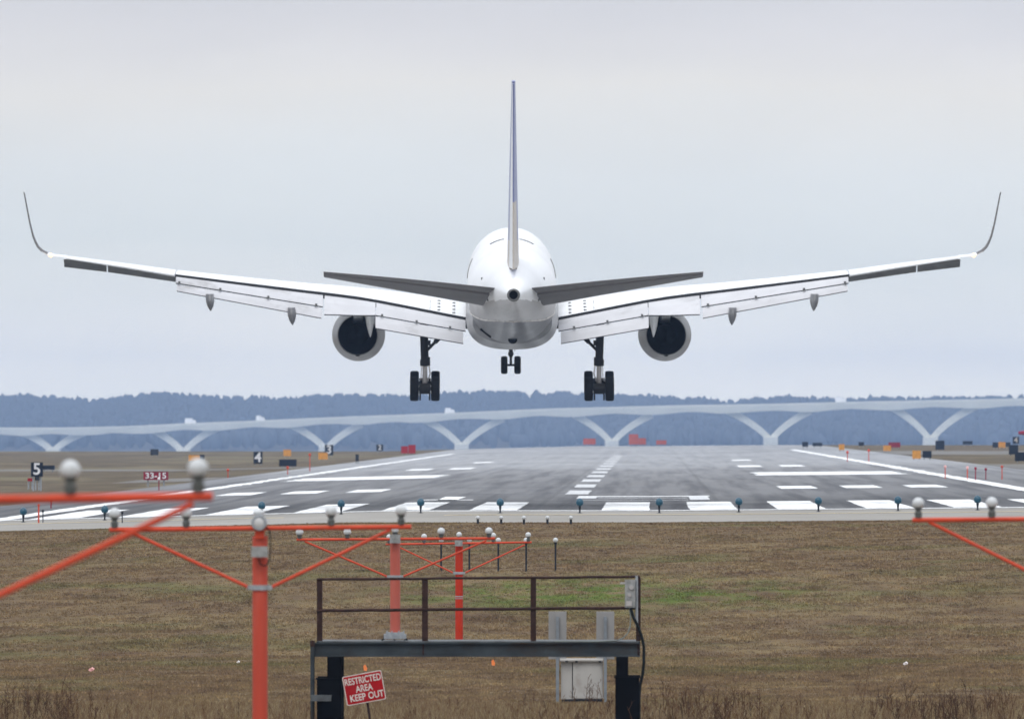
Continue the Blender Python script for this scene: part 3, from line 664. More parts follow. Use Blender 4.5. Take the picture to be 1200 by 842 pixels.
    # drooped leading-edge slats, their unpainted inner faces seen under the outer wing
    for (xa, xb) in ((1.95+.6, 5.6), (7.6, 10.8), (10.85, 14.05), (14.12, 16.95), (17.0, 18.75)):
        sl_ = MB(); rings = []
        for q in np.linspace(0, 1, 6):
            x = xa+(xb-xa)*q; full = x > 14.1
            yL, zL = wsec(x, full)[:2]
            py0, py1 = (ip([(14.1, 322.5), (16, 313.5), (17.9, 305.6), (18.75, 303.5)], x), ip([(14.1, 330.5), (16.9, 319), (18.75, 312.8)], x)) if full else (0, 0)
            if full:
                y0 = yL+.05; y1 = yL+.55; z0 = LZ(py0, y0); z1 = LZ(py1, y1)
            else: y0, z0, y1, z1 = yL+.05, zL+.12, yL+.75, zL-.42
            sl_r = [(s_*x, y0, z0), (s_*x, y0+(y1-y0)*.5+.06, z0+(z1-z0)*.5), (s_*x, y1, z1), (s_*x, y1+.06, z1+.02), (s_*x, y0+(y1-y0)*.5+.22, z0+(z1-z0)*.45+.10), (s_*x, y0+.12, z0+.05)]
            rings.append(sl_r)
        sl_.loft(rings, mi=0, mfun=None)
        # white outside, dark inside
        nper = 6
        for fi in range(5*nper): sl_.m[fi] = 0 if (fi % nper) in (0, 1) else 1
        part(sl_, 'slat', ['slat_dark', 'white_paint'], smooth=False)
    # flap track fairings
    for x, wd, y0, pyt, pyb in ((6.0, .40, .9, 362, 395), (9.22, .36, -2.6, 366, 381), (12.62, .36, -3.4, 350, 364.5)):
        cb = MB(); rings = []
        zt, zb = LZ(pyt, y0), LZ(pyb, y0)
        for q, f in ((-.35, .9), (0, 1), (.3, .95), (.6, .72), (.85, .35), (1, .04)):
            z = zt+(zb-zt)*q; rings.append([(s_*(x-.04*q)+wd/2*f*math.cos(t_)*(1 if math.cos(t_)*s_ > 0 else 1), y0+1.0*(1-q)*.5+ (1.1-.5*q)*f*math.sin(t_)*.6, z) for t_ in np.linspace(0, 2*math.pi, 14, endpoint=False)])
        cb.loft(rings); part(cb, 'flap_track_fairing', 'white_paint' if x < 7 else 'grey_paint')
    # engine
    ez = LZ(391, 1.3); ex = s_*6.5
    eo = bpy.data.objects.new('engine', None)
    nb = MB(); nb.lathe([(.83, 1.3), (.85, 1.28), (.90, 1.6), (.97, 2.3), (1.06, 3.1), (1.11, 4.0), (1.13, 5.0), (1.12, 6.4), (1.05, 7.0), (.97, 7.15), (.93, 7.0), (.93, 5.5), (.86, 3.0), (.82, 1.4), (.83, 1.3)], (0, 0, 0), 'Y', 40, caps=False)
    en = part(nb, 'engine_nacelle', 'nacelle'); en.location = (ex, 0, ez); en.rotation_euler = (R(-2.4), 0, 0)
    ib = MB(); ib.lathe([(.825, 1.34), (.835, 3.0), (.90, 5.0), (.90, 5.1), (.005, 5.1), (.40, 5.0), (.44, 3.4), (.36, 2.4), (.10, 1.75), (.005, 1.72)], (0, 0, 0), 'Y', 32, caps=False); ie = ib.build('exhaust_duct', 'exhaust', en, True)
    kb = MB(); kb.box((0, 1.5, -.86), (.16, .5, .06)); kb.build('drain_mast', 'exhaust', en)
    py_ = MB(); rings = []
    for y, wd, z0, z1 in ((-.2, .06, -.35, -.6), (1.4, .22, -.25, -.95), (4.5, .26, -.25, -1.2), (6.3, .1, -.7, -1.0)):
        zb_ = LZ(345, y); rings.append([(ex-wd, y, zb_+z0), (ex+wd, y, zb_+z0), (ex+wd*.8, y, zb_+z1), (ex-wd*.8, y, zb_+z1)])
    py_.loft(rings); part(py_, 'engine_pylon', 'white_paint', smooth=False)
    # main gear
    gx = s_*3.66; zt = LZ(388, 0); zm = LZ(428, 0); zk = LZ(452, 0)
    st = MB(); st.tube((gx+s_*.05, 0, zt+.4), (gx, 0, zm), .175, .165, 16); st.tube((gx, 0, zm+.25), (gx, 0, zm-.02), .21, .20, 16)
    st.box((gx-s_*.14, -.12, zm+.18), (.16, .2, .35)); st.box((gx-s_*.17, -.1, zm+.95), (.14, .2, .22))
    gst = part(st, 'main_gear_strut', 'metal_dark')
    pi_ = MB(); pi_.tube((gx, 0, zm), (gx, 0, zk+.12), .105, n=14); pi_.path([(gx-s_*.16, -.13, zm+.1), (gx-s_*.22, -.2, (zm+zk)/2+.1), (gx-s_*.12, -.1, zk+.2)], .03, 6); pi_.path([(gx+s_*.14, -.13, zm), (gx+s_*.17, -.15, zk+.25)], .018, 6)
    part(pi_, 'piston', 'metal_pale')
    bc = MB(); bc.tube((gx-s_*.1, 0, LZ(410, 0)), (gx-s_*.6, .1, LZ(396, 0)), .065, n=8); bc.tube((gx-s_*.42, .07, LZ(401, 0)), (gx-s_*.64, .1, LZ(395, 0)), .10, n=8); part(bc, 'side_brace', 'metal_dark')
    tilt = R(9); bg_ = MB()
    def ax(q): return (0, q*.57*math.cos(tilt), q*.57*math.sin(tilt))
    bg_.tube((gx, ax(-1.15)[1], zk+ax(-1.15)[2]), (gx, ax(1.15)[1], zk+ax(1.15)[2]), .15, n=12)
    for q in (-1, 1):
        a = ax(q); bg_.tube((gx-.55, a[1], zk+a[2]), (gx+.55, a[1], zk+a[2]), .085, n=12); bg_.tube((gx-.24, a[1], zk+a[2]), (gx+.24, a[1], zk+a[2]), .22, n=16)
        for t_ in (-.2, .2): bg_.tube((gx+t_, a[1]+.1, zk+a[2]-.1), (gx+t_, a[1]-.2, zk+a[2]-.46), .035, n=6)
    part(bg_, 'bogie', 'metal_dark')
    for q in (-1, 1):
        for t_ in (-1, 1):
            a = ax(q); wm = MB(); R_, hw = .515, .185
            wm.lathe([(.24, -hw*.8), (.42, -hw), (.485, -hw*.93), (R_-.005, -hw*.62), (R_, -hw*.3), (R_, hw*.3), (R_-.005, hw*.62), (.485, hw*.93), (.42, hw), (.24, hw*.8), (.24, -hw*.8)], (gx+t_*.44, a[1], zk+a[2]), 'X', 32)
            wo = part(wm, 'wheel', 'rubber'); hb_ = MB(); hb_.lathe([(.005, -.13), (.235, -.14), (.235, .14), (.005, .13)], (gx+t_*.44, a[1], zk+a[2]), 'X', 20); hb_.build('wheel_hub', 'metal_dark', wo, True)
# nose gear
ny = 18.29; nzw = LZ(427.5, ny); ng = MB(); ng.tube((0, ny, nzw+1.6), (0, ny, nzw+.55), .10, .09, n=12); ng.tube((0, ny, nzw+.75), (0, ny, nzw), .055, n=10); ng.lathe([(.04, .30), (.13, .48), (.05, .75)], (0, ny, nzw), 'Z', 10); ng.tube((-.3, ny, nzw), (.3, ny, nzw), .05, n=10)
ng.tube((.17, ny, nzw+.6), (.17, ny, nzw+1.2), .012, n=5)
part(ng, 'nose_gear_strut', 'metal_dark')
for t_ in (-1, 1):
    wm = MB(); R_, hw = .39, .145
    wm.lathe([(.15, -hw*.8), (.30, -hw), (.36, -hw*.92), (R_, -hw*.5), (R_, hw*.5), (.36, hw*.92), (.30, hw), (.15, hw*.8), (.15, -hw*.8)], (t_*.29, ny, nzw), 'X', 28); wo = part(wm, 'nose_wheel', 'rubber')
    hb_ = MB(); hb_.lathe([(.005, -.1), (.15, -.11), (.15, .11), (.005, .1)], (t_*.29, ny, nzw), 'X', 16); hb_.build('wheel_hub', 'metal_dark', wo, True)

# ------------------------------------------------------------------ approach lights
def lamp_at(p, parent, off, r=.062, neck=.15, dim=False):
    g = MB(); g.sphere((p[0], p[1], p[2]+neck), r, 18, (1, .9, 1)); o = g.build('lamp', 'lens_dim' if dim else 'globe', parent, True, off)
    k = MB(); k.lathe([(.036, .008), (.040, .06), (.030, .072), (.030, neck-r*.95), (.042, neck-r*.92), (.046, neck-r*.62), (.004, neck-r*.6)], p, 'Z', 14); k.build('lamp_neck', 'neck', o, True, off)
def light_bar(d, xs_lamps, x0, x1, yb, post_px, post_w, foot, bl, br_, yclamp, matp, label, lampr=.062, thick=.05, flash=False, box=True, neck=.15, ybR=None, skip=(), centre_lamp=None, post_top=None):
    pc = W(post_px, yb, d); gz = foot if foot is not None else Gf(pc.x, d)
    base = (pc.x, d, gz); e = empty('approach_light_bar', base, label, 'approach lights', 'orange approach light bars in front of the runway'); off = base
    ybR = yb if ybR is None else ybR
    A, B = W(x0, yb, d), W(x1, ybR, d); cr_ = MB(); cr_.tube(A, B, thick/2, n=12); cr_.build('crossbar', 'orange', e, True, off)
    zt = W(0, post_top if post_top else yb, d).z
    pm = MB(); pm.tube((pc.x, d+.03, gz), (pc.x, d+.03, zt), post_w/2, n=20); pm.build('post', matp, e, True, off)
    zc = W(0, yclamp, d).z; c = MB(); c.tube((pc.x, d+.03, zc-.027), (pc.x, d+.03, zc+.027), post_w/2+.018, n=20); c.box((pc.x, d, zc), (post_w+.10, .05, .045)); c.build('clamp', 'galv', e, True, off)
    for (bx, by), sg in ((bl, -1), (br_, 1)):
        p = W(bx, by, d); q = (pc.x+sg*(post_w/2+.035), d, zc); b = MB(); b.tube(p, q, thick*.36, n=10); b.build('brace', 'orange', e, True, off)
    for x in xs_lamps:
        f = (x-x0)/(x1-x0); p = W(x, yb+(ybR-yb)*f, d)
        if x in skip: continue
        lamp_at((p.x, p.y, p.z+thick/2-.008), e, off, lampr, neck)
    return e, off, pc
# nearest bar, its post outside the left edge
light_bar(68.6, [-218, -68, 82, 232], -384, 249, 590, -68, .16, None, (-364, 592), (226, 590), 718, 'orange_post', 'nearest, most blurred orange light bar at the left edge with two big white globes', thick=.056, ybR=581.5)
# second bar with the thick post and the flasher
e1, off1, p1 = light_bar(121, [134, 218, 388, 470], 128, 482, 620.5, 304.5, .162, None, (150, 622), (458, 620), 688, 'orange_post', 'orange light bar on the thick lower-left post, globes either side of a flasher lamp', thick=.05, ybR=617, neck=.155, post_top=628)
hd = MB(); P_ = W(304, 612, 121)
hd.lathe([(.02, .12), (.07, .10), (.085, .0), (.085, -.04), (.078, -.05)], (P_.x, 120.9, P_.z+.0), 'Y', 24); ho_ = hd.build('flasher_lamp', 'galv', e1, True, off1)
ln_ = MB(); ln_.lathe([(.002, -.055), (.05, -.05), (.072, -.035)], (P_.x, 120.9, P_.z), 'Y', 24); ln_.build('lens', 'lens_dim', ho_, True, off1)
sx = MB(); sx.sphere((P_.x-.005, 121.0, W(0, 600.5, 121).z), .05, 14, (1.3, 1, .8)); sx.build('rear_lamp', 'globe', e1, True, off1)
sx = MB(); q = W(304.5, 624, 121); sx.box((q.x, 120.95, q.z), (.10, .06, .12)); sx.tube((q.x, 120.95, q.z+.05), (q.x, 120.95, q.z+.1), .02); sx.build('flasher_bracket', 'orange', e1, True, off1)
sx = MB(); q = W(304.5, 646, 121); sx.box((q.x, 120.87, q.z), (.175, .07, .115)); sx.build('flasher_box', 'box_grey', e1, False, off1)
sx = MB(); pts = [W(a, b, 120.88) for a, b in ((310, 615), (316, 622), (317, 640), (316, 655), (311, 663), (305, 661), (303, 654))]; sx.path(pts, .007, 6); sx.build('cable', 'cable', e1, True, off1)
# the bar entering from the right edge
light_bar(118, [1076, 1162, 1248, 1334, 1420], 1069, 1427, 609, 1248, .162, None, (1088, 611), (1408, 611), 684, 'orange_post', 'orange light bar entering from the right edge above the grass, two white globes on it', thick=.05, ybR=606, neck=.155)
# third bar standing on the steel platform
PD = 184.0; deck_z = W(0, 751, PD).z
PB = PD+.55
e2, off2, p2 = light_bar(PB, [351, 407, 517, 573], 347.5, 580, 632, 463, .165, W(0, 742, PB).z, (357, 634), (570, 633), 675.5, 'orange_faded', 'orange light bar on the faded salmon post that stands on the rusty steel platform', thick=.045, ybR=630.5, neck=.105)
sx = MB(); q = W(463, 631, PB-.12); sx.box(q, (.17, .08, .14)); sx.build('junction_box', 'box_grey', e2, False, off2)
q = W(463, 628, PB); lamp_at((q.x, q.y, q.z), e2, off2, .055, .10)
sx = MB(); q = W(463, 745, PB-.02); sx.box(q, (.36, .26, .075)); sx.box((q.x, q.y, q.z+.05), (.30, .22, .03)); 
for a in (-.13, -.05, .06, .14): sx.tube((q.x+a, q.y-.08, q.z+.05), (q.x+a, q.y-.08, q.z+.09), .012, n=6)
sx.build('foot_plate', 'galv', e2, False, off2)
sx = MB(); sx.tube((q.x-.16, q.y, q.z-.02), (q.x-.22, q.y, deck_z), .015, n=6); sx.tube((q.x+.16, q.y, q.z-.02), (q.x+.2, q.y, deck_z), .015, n=6)
sx.path([W(a, b, PB-.1) for a, b in ((461, 748), (464, 751), (469, 751.5), (474, 750), (476, 747.5))], .009, 6); sx.build('cable', 'cable', e2, True, off2)
# fourth bar with the vivid red-orange post
e3, off3, p3 = light_bar(248, [456, 497, 578, 619], 452, 623, 637.5, 538, .168, None, (468, 641), (615, 638), 671, 'orange_vivid', 'farthest orange light bar, on the vivid red-orange post right of the faded one', thick=.045, ybR=635, neck=.145)
sx = MB(); q = W(537.5, 636, 247.85); sx.box(q, (.165, .08, .13)); sx.build('junction_box', 'box_grey', e3, False, off3)
q = W(538, 631, 248); lamp_at((q.x, q.y, q.z), e3, off3, .062, .09)
sx = MB(); zz = W(0, 698.5, 248).z; sx.tube((p3.x, 248.03, zz-.012), (p3.x, 248.03, zz+.012), .088, n=20); sx.tube((p3.x, 248.03, zz-.05), (p3.x, 248.03, zz-.035), .088, n=20); sx.build('band', 'galv', e3, True, off3)
sx = MB(); gz = Gf(p3.x, 248); sx.box((p3.x+.1, 247.6, gz-.02), (1.1, .8, .1), mi=1); sx.box((p3.x+.42, 247.1, gz+.0), (.26, .2, .09)); sx.box((p3.x+.1, 247.1, gz+.0), (.2, .2, .05)); sx.box((p3.x-.25, 247.1, gz+.0), (.3, .2, .06), mi=1); sx.box((p3.x, 248.03, gz+.1), (.3, .3, .2), mi=1); sx.build('footing', ['galv', 'stake_dark'], e3, False, off3)
# five lamps on thin dark poles
pole_x = [517, 550, 584, 616.6, 651]; ordn = ['leftmost', 'second from the left', 'middle', 'second from the right', 'rightmost']
for k, x in enumerate(pole_x):
    d = 304; b = W(x, 669, d); gz = Gf(b.x, d); e = empty('approach_lamp_pole', (b.x, d, gz), 'globe lamp on thin dark pole, %s of five in the grass' % ordn[k], 'lamp pole', 'lamps on thin dark poles'); off = (b.x, d, gz)
    zt = W(0, 632.5, d).z; m_ = MB(); m_.tube((b.x, d, gz), (b.x, d, zt-.09), .025, n=10); m_.lathe([(.028, -.12), (.04, -.08), (.035, -.04)], (b.x, d, zt), 'Z', 12); m_.build('pole', 'stake_dark', e, True, off)
    m_ = MB(); m_.sphere((b.x, d, zt), .068, 16); m_.build('globe', 'globe', e, True, off)
# five short threshold lamps at the grass edge
for k, x in enumerate([560, 587.3, 614, 641.5, 669]):
    d = 374; b = W(x, 614, d); gz = Gf(b.x, d); e = empty('short_approach_lamp', (b.x, d, gz), 'short stub lamp at the grass edge, %s of the five' % ordn[k], 'ground lamp', 'short lamps at the grass edge'); off = (b.x, d, gz)
    m_ = MB(); m_.tube((b.x, d, gz), (b.x, d, gz+.17), .04, n=10); m_.build('stem', 'stake_dark', e, True, off)
    m_ = MB(); m_.sphere((b.x, d, gz+.21), .068, 14); m_.build('cap', 'globe', e, True, off)
# blue-green threshold lights along the runway end
names = ['first', 'second', 'third', 'fourth', 'fifth', 'sixth', 'seventh', 'eighth', 'ninth', 'tenth', 'eleventh', 'twelfth', 'thirteenth']
tx = [27+93.2*k for k in range(13)]; tx[2] = 218; tx[1] = 122.5
d = 438; proto = None
for k, x in enumerate(tx):
    X_ = (x-CX)*d/F; gz = Gf(X_, d)+.02
    lb = 'round blue-green threshold light, %s from the left in the row' % names[k]
    if proto is None:
        e = proto = empty('threshold_light', (X_, d, gz), lb, 'runway light', 'blue-green threshold lights')
        MB().lathe([(.11, 0), (.035, .03), (.03, .1), (.045, .2), (.05, .28)], n=12).build('stem', 'stake_dark', e, True)
        m_ = MB(); m_.lathe([(.05, .27), (.12, .31), (.15, .40), (.13, .50), (.06, .56), (.005, .58)], n=18); m_.build('lens', 'teal', e, True)
    else:
        e = copy_tree(proto); e.location = (X_, d, gz); e['label'] = lb
# stakes beside the runway
def stake(px, yt, yf, label, mname='orange', top=None, r=.03):
    d = PG(px, yf); b = W(px, yf, d); h = (yf-yt)*d/F; e = empty('edge_marker', b, label, 'marker', 'marker stakes beside the runway')
    MB().tube((0, 0, -.05), (0, 0, h), max(r, .5*d/F), n=8).build('stake', mname, e, True)
    m_ = MB(); rr = 1.5*d/F; m_.lathe([(rr*.6, 0), (rr, .4*rr), (rr, 1.6*rr), (rr*.5, 2*rr), (.003, 2.1*rr)], (0, 0, h), n=10); m_.build('marker_head', top or mname, e, True)
stake(50, 600, 612.5, 'dark short stake lamp just right of the leftmost blue light', 'stake_dark', 'stake_dark', .02)
stake(143, 602, 613, 'dark short stake lamp between the second and third blue lights', 'stake_dark', 'stake_dark', .02)
stake(45, 593, 613, 'thin orange-red wand beside the leftmost dark stake lamp'); stake(59.5, 587, 596, 'tiny dark reddish stake behind the first white line at far left', 'sign_crimson')
stake(1107.5, 548, 561, 'orange stake with pale head, first of those right of the runway edge line', 'orange', 'litter_pink'); stake(1133.5, 549, 562, 'orange stake with pale head, second of those right of the runway edge line', 'orange', 'litter_pink')
stake(1143, 550, 563, 'thin dark red stake between two paler ones right of the runway', 'sign_crimson'); stake(1155, 551, 562, 'short brownish red stake right of the runway edge, third gap', 'sign_crimson')
stake(1174, 548, 562, 'brighter orange stake nearest the right edge beside the runway', 'orange'); stake(993, 531, 541, 'faint orange stake right of the runway line near the yellow board'); stake(1018, 529, 541, 'tall faint orange stake where the right edge line fades')
stake(267, 552, 560, 'faint orange stake on the bare earth left of the runway below the number 4 board'); stake(337, 549, 556, 'faint orange stake below the long black board left of the runway'); stake(363, 534, 552, 'slim orange stake between the two left yellow boards')
stake(186, 562, 575, 'red stick with a pale foot below the red 33-15 board', 'sign_crimson', 'litter')

# ------------------------------------------------------------------ airfield signs
def board(x0, x1, y0, y1, yf, colour, label, text=None, cat='sign', tcol='sign_figure', th=.35, tsize=.85, legs=True, d=None, group='airfield signs beside the runway', sx=1.0):
    cxp = (x0+x1)/2; dd = d or PG(cxp, yf); b = W(cxp, yf, dd); gz = Gf(b.x, dd) if dd < 1850 else b.z
    s_ = dd/F; wd, hz0, hz1 = (x1-x0)*s_, W(0, y1, dd).z, W(0, y0, dd).z
    e = empty('airfield_sign', (b.x, dd, gz), label, cat, group)
    mbx = MB(); mbx.box((0, 0, (hz0+hz1)/2-gz), (wd, th, hz1-hz0)); o = mbx.build('panel', colour, e)
    bv = o.modifiers.new('bevel', 'BEVEL'); bv.width = min(.05, wd*.08); bv.segments = 2
    fm = MB(); t_ = .04
    for zz in (hz0-gz+t_/2, hz1-gz-t_/2): fm.box((0, -th/2-.01, zz), (wd, .03, t_))
    fm.build('frame', colour, e)
    if legs:
        for q in (-.32, .32): MB().tube((q*wd, 0, -.1), (q*wd, 0, hz0-gz+.02), .05, n=8).build('leg', 'galv', e, True)
    if text: text_mesh('figure', text, (hz1-hz0)*tsize, tcol, e, (0, -th/2-.035, (hz0+hz1)/2-gz), extrude=.01, offset=.02*(hz1-hz0), sx=sx)
    return e
board(36, 50, 541.5, 558, 575, 'sign_black', 'square black board with a white figure 5 at the left of the runway', '5', tsize=1.15)
board(49, 64, 545, 550, 553, 'sign_black', 'thin dark edge-on board sticking out to the right behind the figure 5 board', th=.5)
board(40.5, 46, 557.5, 562.5, 574, 'stake_dark', 'small black box hanging below the figure 5 board', 'box' and None, 'box', th=.3, legs=True)
board(32, 38.5, 560, 563.5, 573, 'sign_red', 'small red box at the left foot of the figure 5 board', cat='box', th=.3)
board(168, 197, 552.5, 562, 570, 'sign_crimson', 'wide crimson board reading 33-15 on the bare earth left of the runway', '33-15', tsize=1.0, sx=1.15)
board(297, 307.5, 529, 543, 545, 'sign_black', 'black board with a white figure 4 left of the runway, below a bridge truck', '4', tsize=1.15)
board(380.5, 390.5, 521, 533, 535, 'sign_black', 'distant black board with a grey figure 3 beside a yellow board', '3', tsize=1.1)
board(441, 449, 520.5, 528, 530, 'sign_black', 'smallest black board with a pale figure 2, left of the red boards', '2', tsize=1.1)
board(176, 185.5, 526, 533, 534.5, 'stake_dark', 'small dark board back on the left horizon, alone between two bridge piers', cat='sign')
board(327, 347.5, 538, 546, 548, 'sign_black', 'long low black board left of the runway, just right of the figure 4 board')
board(221, 234, 533, 540, 541.5, 'sign_orange', 'long orange-yellow board under the second visible bridge pier')
board(234, 239.5, 532.5, 538, 541.5, 'sign_black', 'black end panel on the right of the long orange board')
board(332, 341, 526.5, 534, 536, 'sign_orange', 'orange-yellow board standing behind the long low black board')
board(373, 384, 530, 538, 540, 'sign_orange', 'orange-yellow board just left of the figure 3 board')
board(470, 478, 522.5, 531, 533, 'sign_red', 'red box board, left one of the red pair left of the runway'); board(478.5, 487, 521, 531, 533, 'sign_red', 'red box board, right one of the red pair left of the runway')
board(416.5, 420.5, 532, 540, 543, 'stake_dark', 'small dark box on a stem at the left verge', cat='box')
board(683.5, 698, 513.5, 520.5, 523, 'red_hazed', 'haze-pale red board at the far runway end left of the central V-pier', group='red boards at the far runway end'); board(737, 748, 508.5, 520.5, 523, 'red_hazed', 'brightest red-orange board at the far runway end right of the central V-pier', group='red boards at the far runway end'); board(748.2, 757, 513, 520.5, 523, 'red_hazed', 'dull red board touching the brightest one at the far runway end', group='red boards at the far runway end')
board(769, 781, 515.5, 520.5, 523, 'red_hazed', 'low faint crimson board at the far runway end, rightmost of the red ones', group='red boards at the far runway end')
board(940, 947, 517.5, 523, 525, 'sign_black', 'small square dark board right of the V-pier at the right verge'); board(952, 963.5, 518.5, 522.5, 524.5, 'sign_black', 'low flat dark board beside the small square one at the right verge')
board(983, 989.5, 520, 527, 529, 'sign_orange', 'yellow board alone at the right verge near faint stakes'); board(1006, 1012.5, 517.5, 522, 524, 'sign_black', 'tiny dark board on the right horizon between two yellow boards')
board(1035, 1044, 521.5, 528, 530, 'sign_orange', 'yellow board in front of the magenta-red board'); board(1041, 1055, 518, 524, 526, 'sign_crimson', 'wide magenta-red board behind a yellow board at right')
board(1069, 1079, 527.5, 537, 538.5, 'sign_orange', 'large square orange board beside a dark one right of the runway'); board(1081, 1091.5, 528, 536, 538.5, 'sign_black', 'dark square board directly right of the large orange board')
board(1096, 1106.5, 516, 526.5, 528.5, 'sign_black', 'tall dark board in front of the right V-pier'); board(1128, 1139.5, 516.5, 520.5, 523, 'sign_black', 'low flat dark board on the right horizon, right of the last visible V-pier')
board(1163, 1169.5, 518, 524, 526, 'sign_black', 'dark panel on the left of the small orange board near the right edge'); board(1169.8, 1178, 517.5, 524, 526, 'sign_orange', 'small orange board near the right edge, between dark panels'); board(1178.3, 1184, 518, 523, 526, 'stake_dark', 'dark grey panel on the right of the small orange board near the right edge')
board(1186.5, 1194, 511.5, 519.5, 527, 'sign_black', 'small black board with a pale gold figure 4, raised near the right edge', '4', tcol='fin_beige', tsize=1.1)
board(1182, 1193, 521, 532, 534, 'sign_black', 'big dark square board below the raised figure board at the right edge'); board(1189, 1205, 529.5, 540, 542, 'sign_black', 'biggest dark board, cut off by the right edge')
# wind cone at the right edge
d = PG(1190, 530); b = W(1203, 530, d); e = empty('wind_cone', (b.x, d, Gf(b.x, d)), 'pinkish red wind cone at the right edge of the airfield', 'wind cone'); z1 = W(0, 508, d).z-e.location.z
MB().tube((0, 0, 0), (0, 0, z1+.3), .05, n=8).build('mast', 'galv', e, True); MB().lathe([(.18, -1.0), (.3, 0)], (0, 0, z1+.1), 'X', 12).build('cone', 'sign_crimson', e, True)

# ------------------------------------------------------------------ steel platform
pc = W(560, 752, PD); gz = Gf(pc.x, PD)-.4; base = (pc.x, PD, gz)
pf = empty('steel_platform', base, 'rusty steel platform with railings on black legs across the foreground', 'platform')
def pw(px, py, dy=0): return W(px, py, PD)+Vector((0, dy, 0))
def pp(mb, name, m_, smooth=False, parent=pf): return mb.build(name, m_, parent, smooth, base)
S = F/PD
zt, zb = pw(0, 752.5).z, pw(0, 769).z; xl, xr = pw(368, 0).x, pw(750, 0).x
for dy in (0, 1.3):
    b = MB(); b.box(((xl+xr)/2, PD+dy, (zt+zb)/2), (xr-xl, .015, zt-zb)); b.box(((xl+xr)/2, PD+dy-.034, zb+.010), (xr-xl-.004, .05, .018)); b.box(((xl+xr)/2, PD+dy-.034, zt-.010), (xr-xl-.004, .05, .018)); pp(b, 'beam', 'beam')
b = MB(); b.box(((xl+xr)/2+.03, PD+.68, zt+.014), (xr-xl-.1, 1.44, .022)); pp(b, 'deck_plate', 'beam_top')
for px in (496, 748):
    b = MB(); q = pw(px, 760); b.box((q.x, PD-.016, q.z), (.025, .012, .2)); b.tube((q.x, PD-.02, q.z+.05), (q.x, PD-.05, q.z+.05), .018, n=6); b.tube((q.x, PD-.02, q.z-.05), (q.x, PD-.05, q.z-.05), .018, n=6)
    pp(b, 'splice_plate', 'rust')
def rail_y(px, base_): return base_-3.2*(px-374)/374
for px, wd in ((374.5, 6.5), (498, 7), (625, 6.5), (748, 5.5)):
    a = pw(px, 750.5); t_ = pw(px, rail_y(px, 679)); b = MB(); b.box((px and a.x, PD+.02, (a.z+t_.z)/2), (wd/S, wd/S*.8, t_.z-a.z)); pp(b, 'rail_post', 'rust')
for nm, y_ in (('top_rail', 678.5), ('middle_rail', 715)):
    A, B = pw(371, rail_y(371, y_)), pw(750, rail_y(750, y_)); A.y = B.y = PD-.012
    b = MB()
    nseg = 24; pts = [A.lerp(B, i/nseg)+Vector((0, 0, random.uniform(-.004, .004))) for i in range(nseg+1)]
    b.path(pts, .021 if nm == 'top_rail' else .025, 8); pp(b, nm, 'rust', True)
# rear railing and side rails (further back, same lines)
# legs
def leg(x0, x1, xw0, xw1, ysplit):
    for dy in (.05, 1.2):
        b = MB(); zs = pw(0, ysplit).z; a, c = pw(x0, 0).x, pw(x1, 0).x; b.box(((a+c)/2, PD+dy, (zb+zs)/2-.0), (c-a, .22, zb-zs-.004)); 
        b.box(((a+c)/2-(c-a)*.42, PD+dy-.125, (zb+zs)/2), (.03, .03, zb-zs-.01)); b.box(((a+c)/2+(c-a)*.42, PD+dy-.125, (zb+zs)/2), (.03, .03, zb-zs-.01))
        a, c = pw(xw0, 0).x, pw(xw1, 0).x; b.box(((a+c)/2, PD+dy, (zs+gz)/2), (c-a, .34, zs-gz)); b.box(((a+c)/2, PD+dy, zs+.006), (c-a+.04, .38, .02)); pp(b, 'leg', 'black_steel')
leg(383.5, 400.5, 371.5, 400.5, 795); leg(722, 736, 721, 749, 793.5)
b = MB(); q = pw(366.3, 0); b.tube((q.x, PD-.06, gz), (q.x, PD-.06, pw(0, 751).z), .035, n=10); pp(b, 'corner_pipe', 'beam', True)
b = MB(); b.tube((q.x, PD-.06, pw(0, 757).z), (q.x, PD-.06, pw(0, 750).z), .040, n=10); pp(b, 'pipe_cap', 'rust', True)
b = MB(); q = pw(377, 814.5); b.box((q.x, PD-.25, q.z), (.33, .3, .03)); b.box((q.x, PD-.41, q.z-.03), (.33, .02, .10)); pp(b, 'step', 'beam_top')
# switch box, conduit and cables at the right post
b = MB(); q = pw(738.5, 695, -.08); b.box(q, (.17, .10, .45)); pp(b, 'switch_box', 'box_grey'); bx = [o for o in bpy.data.objects if o.name.startswith('switch_box')][0]
b = MB(); b.tube((q.x+.02, q.y-.05, q.z+.1), (q.x+.02, q.y-.075, q.z+.1), .035, n=12); b.tube((q.x-.01, q.y-.05, q.z-.02), (q.x-.01, q.y-.07, q.z-.02), .03, n=12); b.box((q.x-.02, q.y-.055, q.z-.16), (.09, .02, .08)); b.box((q.x-.12, q.y, q.z+.17), (.09, .03, .03)); b.build('switch', 'metal_pale', bx, False, base)
b = MB(); q = pw(746.5, 0); b.tube((q.x-.005, PD-.03, pw(0, 732).z), (q.x-.005, PD-.03, pw(0, 674).z), .022, n=8); pp(b, 'conduit', 'galv', True)
b = MB(); b.path([pw(a, c, -.08) for a, c in ((737.5, 711), (739, 722), (738.5, 733), (736, 741), (730, 747), (722, 750), (700, 751), (650, 751))], .011, 6); pp(b, 'thin_cable', 'conduit', True)
b = MB(); b.path([pw(a, c, -.08) for a, c in ((739, 712), (742, 722), (748, 734), (752, 745), (754.5, 757), (754.5, 775), (753, 790), (750, 803), (749, 815), (749, 842), (749, 880))], .024, 8); pp(b, 'thick_cable', 'cable', True)

